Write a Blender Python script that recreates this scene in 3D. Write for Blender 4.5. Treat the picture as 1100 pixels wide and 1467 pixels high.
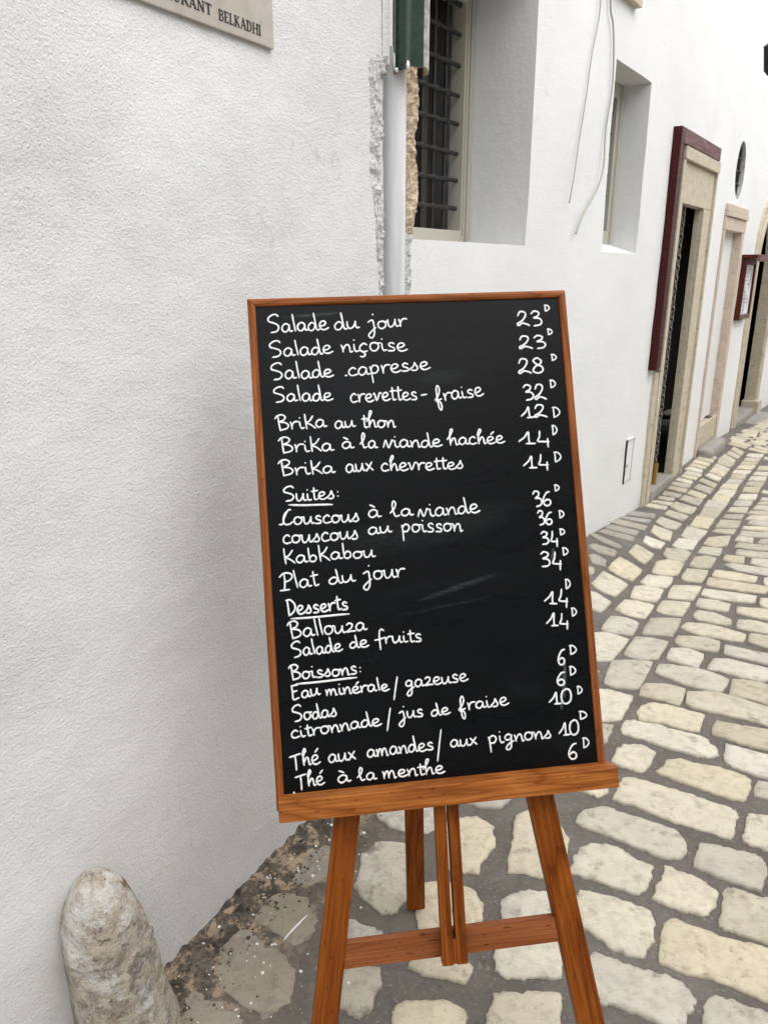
import bpy, bmesh, math, random
from mathutils import Vector, Matrix, noise
R = math.radians
for o in list(bpy.data.objects): bpy.data.objects.remove(o)
scn = bpy.context.scene
# ------------------------------------------------------------------ camera
cam_d = bpy.data.cameras.new('camera'); cam = bpy.data.objects.new('camera', cam_d)
scn.collection.objects.link(cam); scn.camera = cam
cam.location = (0, 0, 1.5); cam.rotation_euler = (R(90 - 17.88), 0, 0)
cam_d.sensor_fit = 'HORIZONTAL'; cam_d.sensor_width = 36; cam_d.lens = 36 * 1080 / 1100
cam_d.clip_start = 0.05; cam_d.clip_end = 500
# ------------------------------------------------------------------ sky, sun, exposure
SUN_EL, SUN_AZ = R(60), R(128)          # azimuth from +Y towards +X
w = bpy.data.worlds.new('World'); scn.world = w; w.use_nodes = True
nt = w.node_tree; nt.nodes.clear()
sky = nt.nodes.new('ShaderNodeTexSky'); sky.sky_type = 'NISHITA'; sky.sun_disc = False
sky.sun_elevation = SUN_EL; sky.sun_rotation = SUN_AZ; sky.dust_density = 1.6; sky.air_density = 1.0; sky.ozone_density = 1
hs = nt.nodes.new('ShaderNodeHueSaturation'); hs.inputs['Saturation'].default_value = 0.10
bg = nt.nodes.new('ShaderNodeBackground'); bg.inputs['Strength'].default_value = 0.15
ow = nt.nodes.new('ShaderNodeOutputWorld')
nt.links.new(sky.outputs[0], hs.inputs['Color']); nt.links.new(hs.outputs[0], bg.inputs['Color']); nt.links.new(bg.outputs[0], ow.inputs['Surface'])
sd = bpy.data.lights.new('sun', 'SUN'); sd.energy = 0.5; sd.angle = R(75); sd.color = (1, .98, .96)
sun = bpy.data.objects.new('sun', sd); scn.collection.objects.link(sun)
sv = Vector((math.sin(SUN_AZ) * math.cos(SUN_EL), math.cos(SUN_AZ) * math.cos(SUN_EL), math.sin(SUN_EL)))
sun.rotation_euler = sv.to_track_quat('Z', 'Y').to_euler(); sun.location = (3, -3, 6)
scn.view_settings.view_transform = 'Standard'; scn.view_settings.look = 'None'
scn.view_settings.gamma = 1; scn.view_settings.use_curve_mapping = False
scn.view_settings.exposure = 1.22
scn.render.engine = 'CYCLES'; scn.cycles.diffuse_bounces = 3; scn.cycles.glossy_bounces = 2; scn.cycles.max_bounces = 5
rnd = random.Random(7)
BA=(0.9916032162624296, 0.1272579002625575, 0.022988873803864742)
BB=(0.06853149220712404, -0.3663719323344889, -0.9279412922019137)
BN=(-0.10966538229482424, 0.9217250316760729, -0.37201676025129893)
BC=(-0.24893723622009545, 1.421944506520776, 1.4490777029559452)
WORDS=[('Salade', 0.0345, 0.0641, 0.1449, 0.0614, 0.0167),
('du', 0.1551, 0.0618, 0.2015, 0.0607, 0.0157),
('jour', 0.2208, 0.0627, 0.2913, 0.0598, 0.0158),
('Salade', 0.0344, 0.1089, 0.1497, 0.1059, 0.0154),
('niçoise', 0.1652, 0.1039, 0.288, 0.1058, 0.0163),
('Salade', 0.0344, 0.1512, 0.1482, 0.1499, 0.0154),
('.capresse', 0.1686, 0.1495, 0.3286, 0.1429, 0.0155),
('Salade', 0.0365, 0.1921, 0.1442, 0.1924, 0.0153),
('crevettes', 0.1757, 0.1983, 0.3016, 0.1981, 0.0154),
('-', 0.3075, 0.1984, 0.3206, 0.1977, 0.0157),
('fraise', 0.3345, 0.2048, 0.4263, 0.1971, 0.0156),
('Brika', 0.0402, 0.2439, 0.1296, 0.2419, 0.014),
('au', 0.1445, 0.2464, 0.1822, 0.244, 0.014),
('thon', 0.1937, 0.2463, 0.2565, 0.2477, 0.0142),
('Brika', 0.0435, 0.2847, 0.1394, 0.2859, 0.0139),
('à', 0.1547, 0.2841, 0.1764, 0.284, 0.014),
('la', 0.1898, 0.2839, 0.2198, 0.2854, 0.0141),
('viande', 0.2319, 0.2861, 0.3401, 0.2885, 0.0142),
('hachée', 0.3533, 0.2866, 0.4591, 0.2881, 0.0142),
('Brika', 0.041, 0.3269, 0.1393, 0.3262, 0.0138),
('aux', 0.1594, 0.3291, 0.2102, 0.3255, 0.0153),
('chevrettes', 0.2233, 0.3279, 0.3787, 0.3322, 0.0141),
('Suites:', 0.0437, 0.3738, 0.1464, 0.3741, 0.0144),
('Couscous', 0.0387, 0.4166, 0.1794, 0.4174, 0.015),
('à', 0.1941, 0.4125, 0.2174, 0.4127, 0.0139),
('la', 0.2375, 0.4139, 0.277, 0.4133, 0.0139),
('viande', 0.2871, 0.417, 0.402, 0.4151, 0.0153),
('couscous', 0.0379, 0.4497, 0.1756, 0.4488, 0.015),
('au', 0.1921, 0.4428, 0.2356, 0.4411, 0.0139),
('poisson', 0.253, 0.4429, 0.3667, 0.4476, 0.0152),
('KabKabou', 0.037, 0.4851, 0.2024, 0.4835, 0.0136),
('Plat', 0.0318, 0.5318, 0.0976, 0.5279, 0.016),
('du', 0.1151, 0.5273, 0.1635, 0.5251, 0.0137),
('jour', 0.1806, 0.5251, 0.2543, 0.524, 0.0162),
('Desserts', 0.0384, 0.578, 0.1484, 0.5739, 0.0147),
('Ballouza', 0.0401, 0.6187, 0.1783, 0.6143, 0.0147),
('Salade', 0.0423, 0.6524, 0.1324, 0.647, 0.0134),
('de', 0.145, 0.6444, 0.1796, 0.6441, 0.0123),
('fruits', 0.1929, 0.6408, 0.2778, 0.642, 0.0136),
('Boissons:', 0.037, 0.6906, 0.1657, 0.6905, 0.0134),
('Eau', 0.0378, 0.7255, 0.0879, 0.7218, 0.0133),
('minérale', 0.0976, 0.7239, 0.2111, 0.724, 0.0121),
('/', 0.2177, 0.7369, 0.2242, 0.735, 0.0171),
('gazeuse', 0.2402, 0.7228, 0.3559, 0.7196, 0.0135),
('Sodas', 0.0368, 0.7643, 0.1163, 0.7605, 0.0145),
('citronnade', 0.0321, 0.7926, 0.1931, 0.7839, 0.0132),
('/', 0.202, 0.7908, 0.2071, 0.7901, 0.0158),
('jus', 0.2276, 0.776, 0.2706, 0.7758, 0.0135),
('de', 0.2836, 0.7774, 0.319, 0.7756, 0.0123),
('fraise', 0.3354, 0.7722, 0.428, 0.7689, 0.0136),
('Thé', 0.0291, 0.8422, 0.0804, 0.8412, 0.0155),
('aux', 0.0947, 0.8412, 0.1439, 0.839, 0.0144),
('amandes', 0.1636, 0.8396, 0.2852, 0.8361, 0.0145),
('/', 0.2884, 0.8505, 0.3014, 0.8505, 0.0207),
('aux', 0.3144, 0.8358, 0.3644, 0.8351, 0.0135),
('pignons', 0.3846, 0.8356, 0.5045, 0.8356, 0.0135),
('Thé', 0.0366, 0.8777, 0.0854, 0.8779, 0.0142),
('à', 0.1087, 0.8778, 0.1316, 0.8765, 0.0132),
('la', 0.1457, 0.8779, 0.1779, 0.8782, 0.012),
('menthe', 0.1891, 0.878, 0.301, 0.8793, 0.0133),
('23', 0.5001, 0.0654, 0.5508, 0.0671, 0.0141),
('D', 0.5568, 0.0389, 0.5677, 0.0393, 0.0061),
('23', 0.5004, 0.111, 0.5547, 0.1117, 0.0133),
('D', 0.559, 0.0849, 0.5693, 0.0853, 0.006),
('28', 0.4952, 0.1582, 0.548, 0.1583, 0.0146),
('D', 0.5623, 0.1348, 0.5732, 0.1352, 0.0063),
('32', 0.4991, 0.2082, 0.5464, 0.209, 0.0152),
('D', 0.5551, 0.1867, 0.5673, 0.1872, 0.0073),
('12', 0.4963, 0.2425, 0.5448, 0.2435, 0.0118),
('D', 0.5556, 0.244, 0.5712, 0.2447, 0.0106),
('14', 0.4876, 0.2909, 0.5457, 0.2965, 0.0144),
('D', 0.5515, 0.2769, 0.5623, 0.2775, 0.0092),
('14', 0.4926, 0.3358, 0.5399, 0.341, 0.0137),
('D', 0.5511, 0.3284, 0.5659, 0.3292, 0.0098),
('36', 0.5037, 0.4117, 0.5415, 0.4093, 0.0149),
('D', 0.5471, 0.3834, 0.5571, 0.384, 0.0061),
('36', 0.5082, 0.445, 0.5397, 0.4457, 0.0129),
('D', 0.5514, 0.4347, 0.5621, 0.4353, 0.0074),
('34', 0.5098, 0.4814, 0.5457, 0.4851, 0.0129),
('D', 0.55, 0.4659, 0.5608, 0.4666, 0.0059),
('34', 0.5038, 0.5211, 0.5487, 0.5281, 0.0141),
('D', 0.5521, 0.5043, 0.5641, 0.5051, 0.0073),
('14', 0.5113, 0.5898, 0.5547, 0.5981, 0.0141),
('D', 0.552, 0.567, 0.5627, 0.5678, 0.0089),
('14', 0.5117, 0.632, 0.5525, 0.6378, 0.0139),
('D', 0.5596, 0.6178, 0.5703, 0.6186, 0.0077),
('6', 0.5253, 0.7058, 0.5411, 0.7071, 0.0165),
('D', 0.5495, 0.6874, 0.5641, 0.6886, 0.0089),
('6', 0.5203, 0.7421, 0.538, 0.7436, 0.0138),
('D', 0.5462, 0.7253, 0.5594, 0.7264, 0.0082),
('10', 0.5049, 0.7742, 0.5482, 0.7781, 0.0138),
('D', 0.5578, 0.7606, 0.5683, 0.7615, 0.0076),
('10', 0.5183, 0.8326, 0.5572, 0.835, 0.0137),
('D', 0.5576, 0.8073, 0.5735, 0.8088, 0.0075),
('6', 0.5309, 0.8777, 0.55, 0.8783, 0.0161),
('D', 0.5597, 0.8592, 0.5728, 0.8604, 0.0094)]
STONES=[(0,[(0.901,2.321),(0.927,2.36),(0.971,2.38),(1.028,2.361),(1.08,2.333),(1.118,2.306),(1.065,2.216),(1.017,2.231),(0.956,2.262),(0.9,2.278)]),
(0,[(0.819,2.22),(0.848,2.267),(0.895,2.262),(0.949,2.242),(1.007,2.206),(1.065,2.171),(1.08,2.118),(1.07,2.085),(1.036,2.072),(0.99,2.085),(0.92,2.127),(0.864,2.166),(0.819,2.19)]),
(0,[(0.727,2.044),(0.757,2.098),(0.789,2.131),(0.846,2.127),(0.882,2.09),(0.832,2.018),(0.802,1.993),(0.76,2.017)]),
(0,[(0.856,1.992),(0.889,2.022),(0.903,2.046),(0.95,2.053),(0.997,2.031),(1.045,2.014),(1.091,1.992),(1.122,1.954),(1.083,1.885),(1.057,1.862),(1.014,1.878),(0.952,1.917),(0.893,1.958)]),
(0,[(0.683,1.862),(0.708,1.905),(0.738,1.954),(0.764,1.958),(0.815,1.933),(0.892,1.897),(0.953,1.854),(1.008,1.828),(1.01,1.802),(0.987,1.759),(0.955,1.711),(0.908,1.731),(0.841,1.763),(0.793,1.795),(0.732,1.839)]),
(0,[(0.548,1.766),(0.583,1.816),(0.652,1.828),(0.681,1.806),(0.746,1.773),(0.811,1.735),(0.821,1.678),(0.8,1.639),(0.777,1.627),(0.739,1.639),(0.688,1.671),(0.629,1.711),(0.57,1.745)]),
(0,[(0.99,1.698),(1.019,1.745),(1.048,1.798),(1.104,1.795),(1.137,1.78),(1.079,1.646),(1.04,1.662),(1.005,1.678)]),
(0,[(1.116,2.196),(1.162,2.263),(1.229,2.237),(1.309,2.216),(1.358,2.196),(1.298,2.09),(1.256,2.109),(1.186,2.142)]),
(0,[(1.096,2.053),(1.135,2.132),(1.195,2.099),(1.262,2.062),(1.21,1.958),(1.17,1.975),(1.102,2.018)]),
(0,[(0.494,1.579),(0.51,1.634),(0.529,1.659),(0.568,1.682),(0.61,1.679),(0.646,1.656),(0.673,1.622),(0.705,1.6),(0.687,1.567),(0.671,1.538),(0.641,1.51),(0.599,1.53),(0.548,1.556)]),
(0,[(0.671,1.494),(0.704,1.544),(0.742,1.6),(0.774,1.582),(0.803,1.565),(0.822,1.544),(0.839,1.516),(0.819,1.477),(0.789,1.447),(0.767,1.451),(0.743,1.454),(0.707,1.472)]),
(0,[(0.815,1.6),(0.84,1.641),(0.867,1.686),(0.904,1.676),(0.952,1.656),(0.998,1.637),(1.008,1.609),(0.982,1.562),(0.952,1.521),(0.911,1.544),(0.86,1.57)]),
(0,[(0.802,1.412),(0.834,1.467),(0.872,1.53),(0.915,1.513),(0.965,1.488),(1.01,1.467),(0.97,1.405),(0.904,1.364),(0.862,1.38),(0.829,1.398)]),
(0,[(0.473,1.467),(0.498,1.516),(0.548,1.505),(0.602,1.483),(0.649,1.454),(0.646,1.42),(0.629,1.376),(0.592,1.332),(0.561,1.335),(0.526,1.352),(0.502,1.385),(0.478,1.412)]),
(0,[(0.627,1.317),(0.647,1.356),(0.661,1.39),(0.696,1.43),(0.749,1.405),(0.816,1.368),(0.871,1.354),(0.907,1.338),(0.874,1.279),(0.826,1.221),(0.795,1.235),(0.75,1.262),(0.682,1.286)]),
(0,[(0.463,1.328),(0.492,1.333),(0.532,1.319),(0.561,1.297),(0.597,1.288),(0.632,1.275),(0.655,1.256),(0.666,1.218),(0.644,1.196),(0.618,1.165),(0.581,1.165),(0.544,1.185),(0.5,1.208),(0.468,1.216),(0.448,1.271)]),
(0,[(0.676,1.189),(0.689,1.212),(0.716,1.227),(0.75,1.218),(0.785,1.196),(0.827,1.185),(0.801,1.132),(0.704,1.114),(0.658,1.139)]),
(0,[(1.102,2.378),(1.134,2.448),(1.217,2.455),(1.306,2.407),(1.376,2.356),(1.405,2.339),(1.332,2.226),(1.319,2.249),(1.253,2.289),(1.164,2.328),(1.117,2.35)]),
(0,[(1.28,2.437),(1.336,2.542),(1.397,2.535),(1.461,2.504),(1.485,2.473),(1.419,2.367),(1.388,2.381),(1.33,2.419)]),
(0,[(0.947,2.441),(0.99,2.514),(1.056,2.511),(1.122,2.478),(1.063,2.38),(1.017,2.401)]),
(0,[(1.062,2.598),(1.101,2.658),(1.172,2.646),(1.255,2.613),(1.309,2.548),(1.251,2.467),(1.201,2.479),(1.128,2.528)]),
(0,[(1.142,2.708),(1.192,2.795),(1.257,2.796),(1.298,2.746),(1.235,2.64),(1.194,2.667)]),
(0,[(1.282,2.634),(1.337,2.71),(1.401,2.696),(1.501,2.627),(1.476,2.561),(1.445,2.538),(1.378,2.567),(1.328,2.607)]),
(0,[(1.227,2.848),(1.261,2.903),(1.358,2.902),(1.41,2.859),(1.364,2.775),(1.298,2.79),(1.237,2.818)]),
(0,[(1.309,2.977),(1.354,3.028),(1.433,3.013),(1.515,2.956),(1.546,2.923),(1.508,2.863),(1.446,2.883),(1.362,2.914)]),
(0,[(1.396,2.754),(1.431,2.821),(1.486,2.791),(1.569,2.754),(1.612,2.725),(1.563,2.654),(1.517,2.675),(1.439,2.718)]),
(0,[(1.543,2.86),(1.584,2.931),(1.644,2.907),(1.695,2.891),(1.649,2.798),(1.591,2.814)]),
(0,[(1.553,2.989),(1.596,3.067),(1.658,3.05),(1.711,3.015),(1.745,2.99),(1.7,2.915),(1.631,2.943)]),
(0,[(1.616,3.138),(1.649,3.194),(1.73,3.185),(1.805,3.158),(1.76,3.067),(1.696,3.079)]),
(0,[(1.404,3.107),(1.442,3.153),(1.499,3.137),(1.552,3.075),(1.53,3.023),(1.463,3.031),(1.407,3.064)]),
(0,[(1.456,3.208),(1.503,3.286),(1.562,3.269),(1.617,3.232),(1.576,3.156),(1.498,3.173)]),
(0,[(1.538,3.336),(1.577,3.398),(1.664,3.371),(1.777,3.322),(1.737,3.252),(1.652,3.265),(1.566,3.298)]),
(0,[(1.76,3.223),(1.8,3.298),(1.875,3.282),(1.827,3.186),(1.783,3.195)]),
(0,[(1.609,3.451),(1.654,3.532),(1.755,3.5),(1.892,3.437),(1.843,3.363),(1.746,3.383),(1.652,3.422)]),
(0,[(1.685,3.563),(1.726,3.64),(1.805,3.614),(1.897,3.558),(1.851,3.497),(1.765,3.522)]),
(0,[(1.905,3.491),(1.936,3.547),(2.002,3.554),(1.957,3.448),(1.899,3.452)]),
(0,[(1.815,3.72),(1.858,3.734),(1.935,3.7),(2.05,3.652),(2.01,3.57),(1.934,3.6),(1.846,3.645)]),
(0,[(1.507,3.532),(1.574,3.637),(1.68,3.63),(1.587,3.487),(1.51,3.492)]),
(0,[(1.35,3.289),(1.427,3.421),(1.555,3.417),(1.461,3.274),(1.4,3.278)]),
(0,[(1.247,3.137),(1.311,3.24),(1.432,3.231),(1.347,3.104),(1.297,3.109)]),
(0,[(1.112,2.917),(1.192,3.056),(1.325,3.065),(1.233,2.91),(1.182,2.915)]),
(0,[(0.981,2.741),(1.069,2.876),(1.131,2.873),(1.187,2.842),(1.102,2.713),(1.026,2.706)]),
(0,[(0.839,2.527),(0.911,2.676),(0.992,2.688),(1.065,2.678),(0.954,2.492),(0.878,2.49),(0.849,2.503)]),
(0,[(1.265,3.42),(1.331,3.513),(1.451,3.512),(1.384,3.399),(1.312,3.389)]),
(0,[(1.161,3.251),(1.217,3.364),(1.277,3.389),(1.35,3.361),(1.272,3.233),(1.212,3.238)]),
(0,[(1.054,3.116),(1.119,3.208),(1.17,3.213),(1.244,3.186),(1.164,3.065),(1.097,3.08)]),
(0,[(0.938,2.928),(1.007,3.04),(1.079,3.047),(1.118,3.008),(1.059,2.904),(0.992,2.906)]),
(0,[(0.856,2.873),(0.897,2.887),(0.951,2.896),(1.022,2.856),(0.913,2.696),(0.851,2.687),(0.822,2.738)]),
(0,[(0.763,2.452),(0.832,2.467),(0.906,2.422),(0.827,2.288),(0.784,2.276),(0.724,2.28)]),
(0,[(0.721,2.244),(0.786,2.24),(0.758,2.184),(0.733,2.145),(0.689,2.145)]),
(0,[(0.994,3.314),(1.088,3.459),(1.176,3.368),(1.084,3.244),(1.027,3.264)]),
(0,[(1.128,3.507),(1.221,3.645),(1.303,3.554),(1.221,3.432),(1.159,3.46)]),
(0,[(0.946,3.237),(0.986,3.235),(1.041,3.178),(0.971,3.081),(0.912,3.102)]),
(0,[(1.006,3.483),(1.04,3.476),(1.033,3.432),(0.995,3.402)]),
(0,[(1.367,3.556),(1.427,3.678),(1.525,3.744),(1.575,3.703),(1.495,3.56),(1.417,3.542)]),
(0,[(1.607,3.687),(1.68,3.803),(1.751,3.837),(1.8,3.817),(1.714,3.678),(1.644,3.664)]),
(0,[(1.508,3.803),(1.559,3.893),(1.645,3.915),(1.684,3.876),(1.599,3.741),(1.52,3.732)]),
(0,[(1.616,3.955),(1.697,4.081),(1.797,4.063),(1.715,3.931),(1.65,3.929)]),
(0,[(1.731,4.131),(1.838,4.315),(1.924,4.238),(1.806,4.073),(1.756,4.101)]),
(0,[(1.865,4.336),(1.979,4.538),(2.065,4.477),(1.958,4.309)]),
(0,[(1.997,4.54),(2.102,4.718),(2.206,4.692),(2.094,4.521)]),
(0,[(2.109,4.736),(2.19,4.865),(2.297,4.824),(2.212,4.692)]),
(0,[(2.209,4.867),(2.295,5.003),(2.381,4.961),(2.302,4.835)]),
(0,[(2.295,5.003),(2.372,5.114),(2.481,5.108),(2.397,4.971)]),
(0,[(2.385,5.145),(2.462,5.253),(2.567,5.258),(2.487,5.12)]),
(0,[(2.469,5.255),(2.559,5.389),(2.651,5.375),(2.574,5.26)]),
(0,[(2.572,5.404),(2.632,5.511),(2.746,5.525),(2.673,5.41)]),
(0,[(2.642,5.535),(2.709,5.64),(2.841,5.66),(2.772,5.554)]),
(0,[(2.747,5.696),(2.819,5.795),(2.949,5.817),(2.868,5.703)]),
(0,[(2.826,5.81),(2.894,5.915),(3.03,5.944),(2.959,5.839)]),
(0,[(2.915,5.945),(2.979,6.038),(3.108,6.065),(3.04,5.966)]),
(0,[(2.997,6.077),(3.071,6.191),(3.217,6.232),(3.131,6.096)]),
(0,[(1.297,3.729),(1.379,3.867),(1.441,3.777),(1.349,3.641)]),
(0,[(1.439,3.931),(1.49,4.042),(1.574,3.977),(1.517,3.884),(1.469,3.887)]),
(0,[(1.553,4.137),(1.619,4.267),(1.691,4.175),(1.626,4.038),(1.575,4.053)]),
(0,[(1.653,4.341),(1.725,4.447),(1.81,4.355),(1.738,4.246),(1.679,4.257)]),
(0,[(1.778,4.534),(1.847,4.647),(1.92,4.529),(1.849,4.429)]),
(0,[(1.88,4.707),(1.945,4.808),(2.036,4.697),(1.967,4.591),(1.91,4.62)]),
(0,[(1.994,4.861),(2.054,4.944),(2.141,4.859),(2.081,4.768)]),
(0,[(2.089,4.989),(2.149,5.065),(2.216,4.973),(2.155,4.895)]),
(0,[(2.182,5.105),(2.249,5.197),(2.322,5.114),(2.26,5.022)]),
(0,[(2.281,5.263),(2.332,5.327),(2.398,5.238),(2.345,5.154)]),
(0,[(2.379,5.392),(2.442,5.473),(2.493,5.388),(2.437,5.301)]),
(0,[(2.454,5.502),(2.544,5.638),(2.597,5.538),(2.517,5.413)]),
(0,[(2.536,5.635),(2.61,5.748),(2.671,5.647),(2.615,5.565)]),
(0,[(2.619,5.76),(2.722,5.947),(2.779,5.814),(2.697,5.706)]),
(0,[(2.742,5.978),(2.813,6.076),(2.842,5.927),(2.773,5.834)]),
(0,[(2.83,6.083),(2.916,6.213),(2.948,6.082),(2.884,5.988)]),
(0,[(2.938,6.247),(3.015,6.354),(3.044,6.23),(2.969,6.114)]),
(0,[(1.707,4.704),(1.762,4.783),(1.857,4.723),(1.824,4.663)]),
(0,[(1.782,4.809),(1.819,4.849),(1.921,4.791),(1.894,4.747)]),
(0,[(1.846,4.876),(1.881,4.928),(1.958,4.876),(1.931,4.835)]),
(0,[(1.905,4.945),(1.951,5.027),(2.039,4.967),(2.004,4.906)]),
(0,[(1.985,5.071),(2.026,5.134),(2.129,5.08),(2.081,5.016)]),
(0,[(2.043,5.164),(2.085,5.229),(2.181,5.168),(2.139,5.106)]),
(0,[(2.108,5.26),(2.155,5.32),(2.226,5.253),(2.191,5.194)]),
(0,[(2.176,5.34),(2.224,5.402),(2.297,5.337),(2.258,5.287)]),
(0,[(2.232,5.422),(2.282,5.485),(2.356,5.422),(2.319,5.36)]),
(0,[(2.274,5.518),(2.332,5.585),(2.407,5.518),(2.372,5.462)]),
(0,[(2.343,5.611),(2.403,5.698),(2.477,5.626),(2.439,5.566)]),
(0,[(2.414,5.726),(2.47,5.814),(2.551,5.739),(2.507,5.667)]),
(0,[(2.489,5.845),(2.541,5.925),(2.642,5.876),(2.59,5.785)]),
(0,[(2.581,5.954),(2.637,6.037),(2.699,5.962),(2.657,5.895)]),
(0,[(1.823,4.027),(1.891,4.132),(2.031,4.172),(1.94,4.01),(1.873,3.992)]),
(0,[(1.957,4.242),(1.998,4.292),(2.123,4.299),(2.064,4.213)]),
(0,[(1.731,3.884),(1.792,3.975),(1.896,3.959),(1.836,3.858)]),
(0,[(2.015,4.325),(2.103,4.462),(2.217,4.449),(2.148,4.332)]),
(0,[(2.142,4.516),(2.183,4.586),(2.299,4.583),(2.241,4.491)]),
(0,[(2.227,4.64),(2.283,4.725),(2.396,4.732),(2.336,4.627)]),
(0,[(2.315,4.771),(2.381,4.88),(2.492,4.877),(2.425,4.77)]),
(0,[(2.409,4.909),(2.484,5.032),(2.6,5.043),(2.529,4.918)]),
(0,[(2.519,5.094),(2.592,5.216),(2.708,5.22),(2.626,5.087)]),
(0,[(2.62,5.249),(2.674,5.339),(2.801,5.361),(2.736,5.252)]),
(0,[(2.703,5.387),(2.775,5.502),(2.892,5.51),(2.824,5.395)]),
(0,[(2.806,5.54),(2.876,5.646),(2.988,5.652),(2.923,5.547)]),
(0,[(2.908,5.699),(2.981,5.811),(3.104,5.834),(3.028,5.707)]),
(0,[(1.826,3.794),(1.871,3.86),(1.961,3.838),(1.916,3.748),(1.86,3.759)]),
(0,[(1.94,3.876),(1.982,3.949),(2.056,3.919),(2.15,3.892),(2.111,3.814),(2.015,3.831)]),
(0,[(1.958,3.749),(1.997,3.813),(2.099,3.788),(2.05,3.688),(1.991,3.7)]),
(0,[(1.99,3.999),(2.039,4.065),(2.128,4.03),(2.211,4.016),(2.17,3.933),(2.063,3.954)]),
(0,[(2.031,4.099),(2.083,4.175),(2.157,4.146),(2.115,4.067)]),
(0,[(2.141,4.059),(2.189,4.117),(2.278,4.133),(2.232,4.039)]),
(0,[(2.104,4.19),(2.151,4.268),(2.237,4.239),(2.331,4.239),(2.285,4.148),(2.2,4.162)]),
(0,[(2.166,4.3),(2.202,4.356),(2.297,4.344),(2.378,4.335),(2.342,4.261)]),
(0,[(2.243,4.399),(2.286,4.458),(2.425,4.453),(2.375,4.351)]),
(0,[(2.271,4.485),(2.335,4.563),(2.477,4.559),(2.434,4.47)]),
(0,[(2.339,4.609),(2.382,4.665),(2.522,4.65),(2.486,4.577)]),
(0,[(2.417,4.703),(2.467,4.772),(2.579,4.764),(2.535,4.676)]),
(0,[(2.491,4.811),(2.531,4.86),(2.627,4.864),(2.592,4.792)]),
(0,[(2.552,4.892),(2.598,4.962),(2.672,4.954),(2.637,4.884)]),
(1,[(1.473,4.483),(1.544,4.57),(1.701,4.506),(1.664,4.429)]),
(1,[(1.419,4.358),(1.464,4.417),(1.629,4.377),(1.585,4.309)]),
(1,[(1.341,4.219),(1.396,4.318),(1.558,4.244),(1.516,4.164)]),
(1,[(1.27,4.081),(1.328,4.175),(1.463,4.097),(1.424,4.024)]),
(1,[(1.204,3.971),(1.247,4.038),(1.402,3.987),(1.367,3.907)]),
(1,[(1.13,3.898),(1.167,3.925),(1.27,3.798),(1.245,3.76),(1.17,3.799)]),
(1,[(1.079,3.735),(1.114,3.764),(1.218,3.716),(1.192,3.656),(1.115,3.662)]),
(1,[(1.053,3.616),(1.085,3.634),(1.131,3.585),(1.106,3.524),(1.047,3.539)]),
(0,[(0.326,1.588),(0.338,1.646),(0.361,1.718),(0.38,1.787),(0.436,1.817),(0.475,1.81),(0.501,1.725),(0.503,1.692),(0.483,1.634),(0.447,1.564),(0.406,1.566),(0.364,1.582)]),
(0,[(0.294,1.48),(0.315,1.504),(0.353,1.518),(0.397,1.518),(0.439,1.507),(0.435,1.461),(0.418,1.405),(0.352,1.397),(0.287,1.405)]),
(0,[(0.258,1.347),(0.266,1.373),(0.329,1.38),(0.416,1.375),(0.409,1.338),(0.392,1.279),(0.349,1.276),(0.31,1.275),(0.272,1.277),(0.253,1.297)]),
(0,[(0.217,1.187),(0.235,1.212),(0.242,1.235),(0.288,1.237),(0.33,1.239),(0.378,1.233),(0.377,1.208),(0.363,1.165),(0.349,1.132),(0.249,1.128),(0.22,1.15)]),
(0,[(0.219,1.776),(0.265,1.782),(0.304,1.744),(0.297,1.675),(0.258,1.619),(0.246,1.581),(0.204,1.585),(0.165,1.594),(0.155,1.668),(0.167,1.747)]),
(0,[(0.101,1.533),(0.161,1.545),(0.216,1.523),(0.24,1.477),(0.235,1.437),(0.216,1.399),(0.148,1.379),(0.087,1.389),(0.082,1.449)]),
(0,[(0.232,1.908),(0.404,1.929),(0.366,1.851),(0.329,1.821),(0.285,1.826),(0.25,1.842)]),
(0,[(0.541,1.974),(0.705,2),(0.67,1.901),(0.634,1.876),(0.614,1.894),(0.55,1.916)]),
(0,[(0.053,1.301),(0.068,1.321),(0.12,1.33),(0.179,1.326),(0.196,1.301),(0.177,1.261),(0.139,1.271),(0.105,1.277)]),
(0,[(0.016,1.165),(0.019,1.196),(0.037,1.212),(0.082,1.218),(0.135,1.214),(0.17,1.192),(0.167,1.165),(0.142,1.132),(0.036,1.132)]),
(0,[(-0.095,1.212),(-0.1,1.258),(-0.086,1.301),(-0.047,1.303),(-0.01,1.296),(-0.008,1.262),(-0.019,1.228),(-0.033,1.192),(-0.055,1.185),(-0.074,1.191)]),
(2,[(-0.071,1.529),(-0.059,1.586),(-0.056,1.64),(-0.019,1.678),(0.024,1.685),(0.057,1.673),(0.084,1.643),(0.075,1.525),(0.043,1.476),(0.017,1.452),(-0.004,1.454),(-0.035,1.481)]),
(2,[(-0.088,1.379),(-0.084,1.433),(-0.054,1.419),(-0.017,1.401),(0,1.384),(0,1.346),(-0.08,1.337)]),
(2,[(-0.01,1.868),(0.147,1.904),(0.185,1.846),(0.157,1.747),(0.081,1.715),(0.02,1.743),(-0.02,1.788)]),
(3,[(-0.371,1.385),(-0.331,1.397),(-0.272,1.36),(-0.205,1.305),(-0.202,1.249),(-0.217,1.212),(-0.25,1.185),(-0.291,1.212),(-0.351,1.249),(-0.378,1.301)]),
(3,[(-0.343,1.464),(-0.306,1.501),(-0.247,1.517),(-0.191,1.485),(-0.166,1.443),(-0.173,1.384),(-0.212,1.365),(-0.257,1.399),(-0.321,1.434)]),
(3,[(-0.254,1.579),(-0.206,1.644),(-0.153,1.682),(-0.123,1.658),(-0.127,1.58),(-0.187,1.539),(-0.232,1.545)]),
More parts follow.
